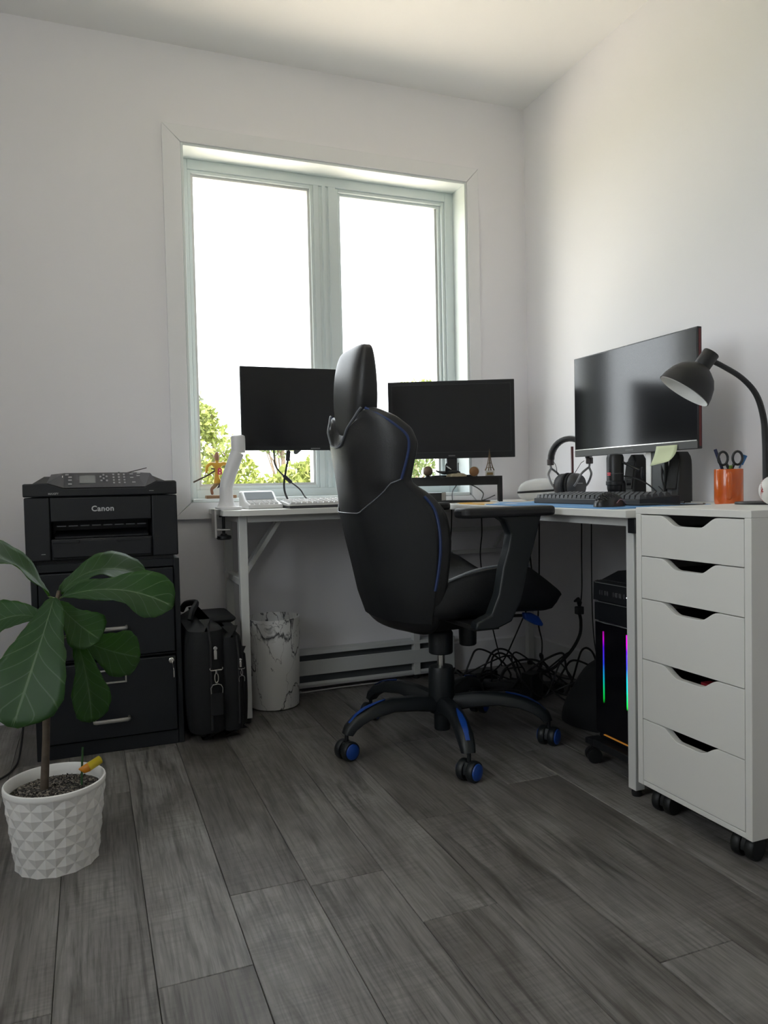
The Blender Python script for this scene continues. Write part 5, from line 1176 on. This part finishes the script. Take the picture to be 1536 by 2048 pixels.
# piping around the headrest notch
nt_ = []
for k in range(-14, 15):
    y = k*.145/14; z = min(1.058, notch(y)) if abs(y) < .1449 else 1.058; nt_.append((rear(y,min(z,1.055))-.002, HY+y, z+.001))
MB().tube(nt_, .0036, 6).build('notch_piping', SILV, gc, smooth=True)
for s_ in (-1, 1):
    for pts in ([(.745,.155,1.056),(.778,.200,1.030),(.812,.226,1.000),(.838,.238,.972),(.842,.240,.940),(.834,.234,.895),(.822,.228,.850)], [(.885,.243,.800),(.912,.252,.762),(.922,.262,.70),(.922,.264,.64),(.916,.260,.58),(.908,.254,.53)]):
        MB().tube([(x,HY+s_*(y+.004),z) for x,y,z in pts], .0042, 8, smoothpath=4).build('piping', PIPE, gc, smooth=True)
hr = []
for z, xc, dr, df, w in ((.962,.775,.020,.018,.045),(.970,.774,.034,.028,.062),(1.0,.774,.046,.034,.090),(1.05,.774,.050,.036,.116),(1.10,.773,.048,.035,.130),(1.16,.772,.042,.032,.134),(1.205,.772,.034,.028,.130),(1.238,.774,.026,.023,.118),(1.250,.775,.020,.018,.106),(1.253,.775,.012,.012,.080)):
    hr.append([(xc+(df*abs(math.cos(a))**.40 if math.cos(a) > 0 else -dr*abs(math.cos(a))**.72), HY+w*math.copysign(abs(math.sin(a))**.50, math.sin(a)), z) for a in [2*PI*k/32+PI/32 for k in range(32)]])
MB().loft(hr).build('headrest', LEA, gc, smooth=True, sub=1)
# seat
ST = [(.865,.440,.515,.500,.170),(.885,.424,.535,.505,.225),(.940,.426,.552,.512,.262),(1.030,.430,.582,.522,.270),(1.115,.434,.592,.528,.272),(1.200,.436,.590,.534,.271),(1.220,.434,.586,.536,.270),(1.235,.433,.578,.537,.269),(1.290,.430,.540,.526,.262),(1.308,.430,.527,.518,.260),(1.316,.434,.521,.514,.259),(1.338,.476,.504,.500,.255),(1.345,.488,.498,.495,.250)]
rings = []
for x, zb, zt, zc, w in ST:
    h = [(0,zb),(.7*w,zb),(.95*w,zb+.012),(w,zb+.45*(zt-zb)),(.985*w,zt-.012),(.91*w,zt),(.80*w,zt-.006),(.66*w,zc+.25*(zt-zc)),(.45*w,zc),(0,zc)]
    loop = [(y,z) for y,z in h]+[(-y,z) for y,z in reversed(h[1:-1])]
    rings.append([(x,HY+y,z) for y,z in loop])
MB().loft(rings).build('seat', LED_, gc, smooth=True, sub=1)
for s_ in (-1, 1):
    MB().tube([(x,HY+s_*w*.945,zt-.003) for x,zb,zt,zc,w in ST[2:7]], .0042, 8, smoothpath=4).build('seat_piping', SILV, gc, smooth=True)
    ya = HY+s_*.335
    MB().prism(rrect(.944,1.245,ya-.043,ya+.043,.030,5), .738, .766, 'z').build('armrest_pad', mat('arm_pad', (.009,.009,.010), .5, bump=.2, bscale=600), gc, bevel=.009, seg=3)
    poly = [(1.056,.742),(1.085,.725),(1.101,.690),(1.092,.645),(1.076,.600),(1.060,.520),(1.035,.465),(.990,.447),(.985,.426),(1.05,.424),(1.100,.442),(1.132,.50),(1.155,.59),(1.178,.66),(1.203,.742)]
    MB().prism(poly, ya-.020, ya+.020, 'y').build('armrest_post', NYL, gc, bevel=.005)
    MB().box(.99,1.07,min(ya,HY+s_*.10),max(ya,HY+s_*.10),.420,.434).build('armrest_bracket', BLACKM, gc, bevel=.002)
MB().loft([[(.93,HY-.09,.43),(1.16,HY-.09,.43),(1.16,HY+.09,.43),(.93,HY+.09,.43)],[(.95,HY-.075,.395),(1.15,HY-.075,.395),(1.15,HY+.075,.395),(.95,HY+.075,.395)],[(1.0,HY-.045,.368),(1.10,HY-.045,.368),(1.10,HY+.045,.368),(1.0,HY+.045,.368)]]).build('tilt_mechanism', BLACKM, gc, bevel=.003)
MB().lathe([(.024,.310),(.028,.314),(.029,.345),(.030,.400),(.022,.41)], (HX+.088,HY-.02,0), 24).build('tension_knob', NYL, gc, smooth=True)
MB().lathe([(.036,.288),(.039,.291),(.040,.355),(.037,.360),(.022,.362),(.022,.385)], (HX,HY,0), 28).build('column_shroud', NYL, gc, smooth=True)
MB().lathe([(.0125,.22),(.0125,.30)], (HX,HY,0), 20).build('gas_piston', CHROME, gc, smooth=True)
MB().lathe([(.024,.040),(.026,.044),(.026,.095),(.040,.098),(.043,.105),(.043,.150),(.041,.236),(.037,.246),(.015,.248)], (HX,HY,0), 28).build('hub', NYL, gc, smooth=True)
lv = MB().tube([(1.10,HY-.06,.405),(1.19,HY-.13,.415),(1.245,HY-.175,.420)], .005, 8).build('lever', BLACKM, gc, smooth=True)
MB().prism([(1.236,.432),(1.262,.430),(1.290,.416),(1.306,.392),(1.302,.384),(1.275,.392),(1.240,.412)], HY-.200, HY-.180, 'y').build('lever_paddle', BLUE, lv, bevel=.005)
for k in range(5):
    a = math.radians(185+72*k); ca_, sa_ = math.cos(a), math.sin(a); rings = []
    for r_, z, w, h in ((.030,.128,.026,.030),(.10,.140,.025,.029),(.18,.146,.024,.026),(.25,.136,.024,.024),(.300,.116,.024,.023),(.325,.096,.022,.022),(.336,.078,.020,.018)):
        up = Vector((0,0,1)); t_ = min(1,max(0,(r_-.25)/.086)); up = Vector((ca_*t_*.9, sa_*t_*.9, 1-t_*.75)).normalized(); sd = Vector((-sa_,ca_,0)); c = Vector((HX+ca_*r_, HY+sa_*r_, z))
        rings.append([c+sd*w*x_+up*h*y_ for x_, y_ in ((-1,-.6),(-.7,-.8),(.7,-.8),(1,-.6),(.95,.3),(.55,.75),(-.55,.75),(-.95,.3))])
    lg = MB().loft(rings).build('base_leg', NYL, gc, smooth=True, ang=.9)
    ins = []
    for r_, z, w in ((.205,.1665,.002),(.24,.1600,.008),(.275,.150,.010),(.305,.1345,.008),(.330,.112,.006)):
        c = Vector((HX+ca_*r_, HY+sa_*r_, z)); sd = Vector((-sa_,ca_,0)); ins.append([c+sd*w, c+Vector((0,0,.0015)), c-sd*w, c-Vector((0,0,.004))])
    MB().loft(ins).build('blue_inlay', BLUE, lg, smooth=True)
    caster(gc, HX+ca_*.338, HY+sa_*.338, .085, .030, .052, math.radians(-70+90+6*k), NYL, BLUE)

# ---- globe lamp out of view, added as fill light
LX, LY = .15, 1.42
cl_ = thing('fill_light', 'white globe ceiling light out of view, added to brighten the room', 'ceiling light', (LX, LY, ZC-.28))
MB().lathe([(.06,0),(.062,-.006),(.055,-.018),(.008,-.022)], (LX,LY,ZC), 32).build('ceiling_rose', WHITEM, cl_, smooth=True)
MB().tube([(LX,LY,ZC-.02),(LX,LY,ZC-.075)], .007, 10).build('stem', WHITEM, cl_, smooth=True)
MB().sphere((LX,LY,ZC-.175), .105, n=28, m=16).build('globe_shade', mat('lit_globe', (.8,.8,.8), .5, emit=(1.0,.97,.95), estr=FILL_LAMP), cl_, smooth=True)
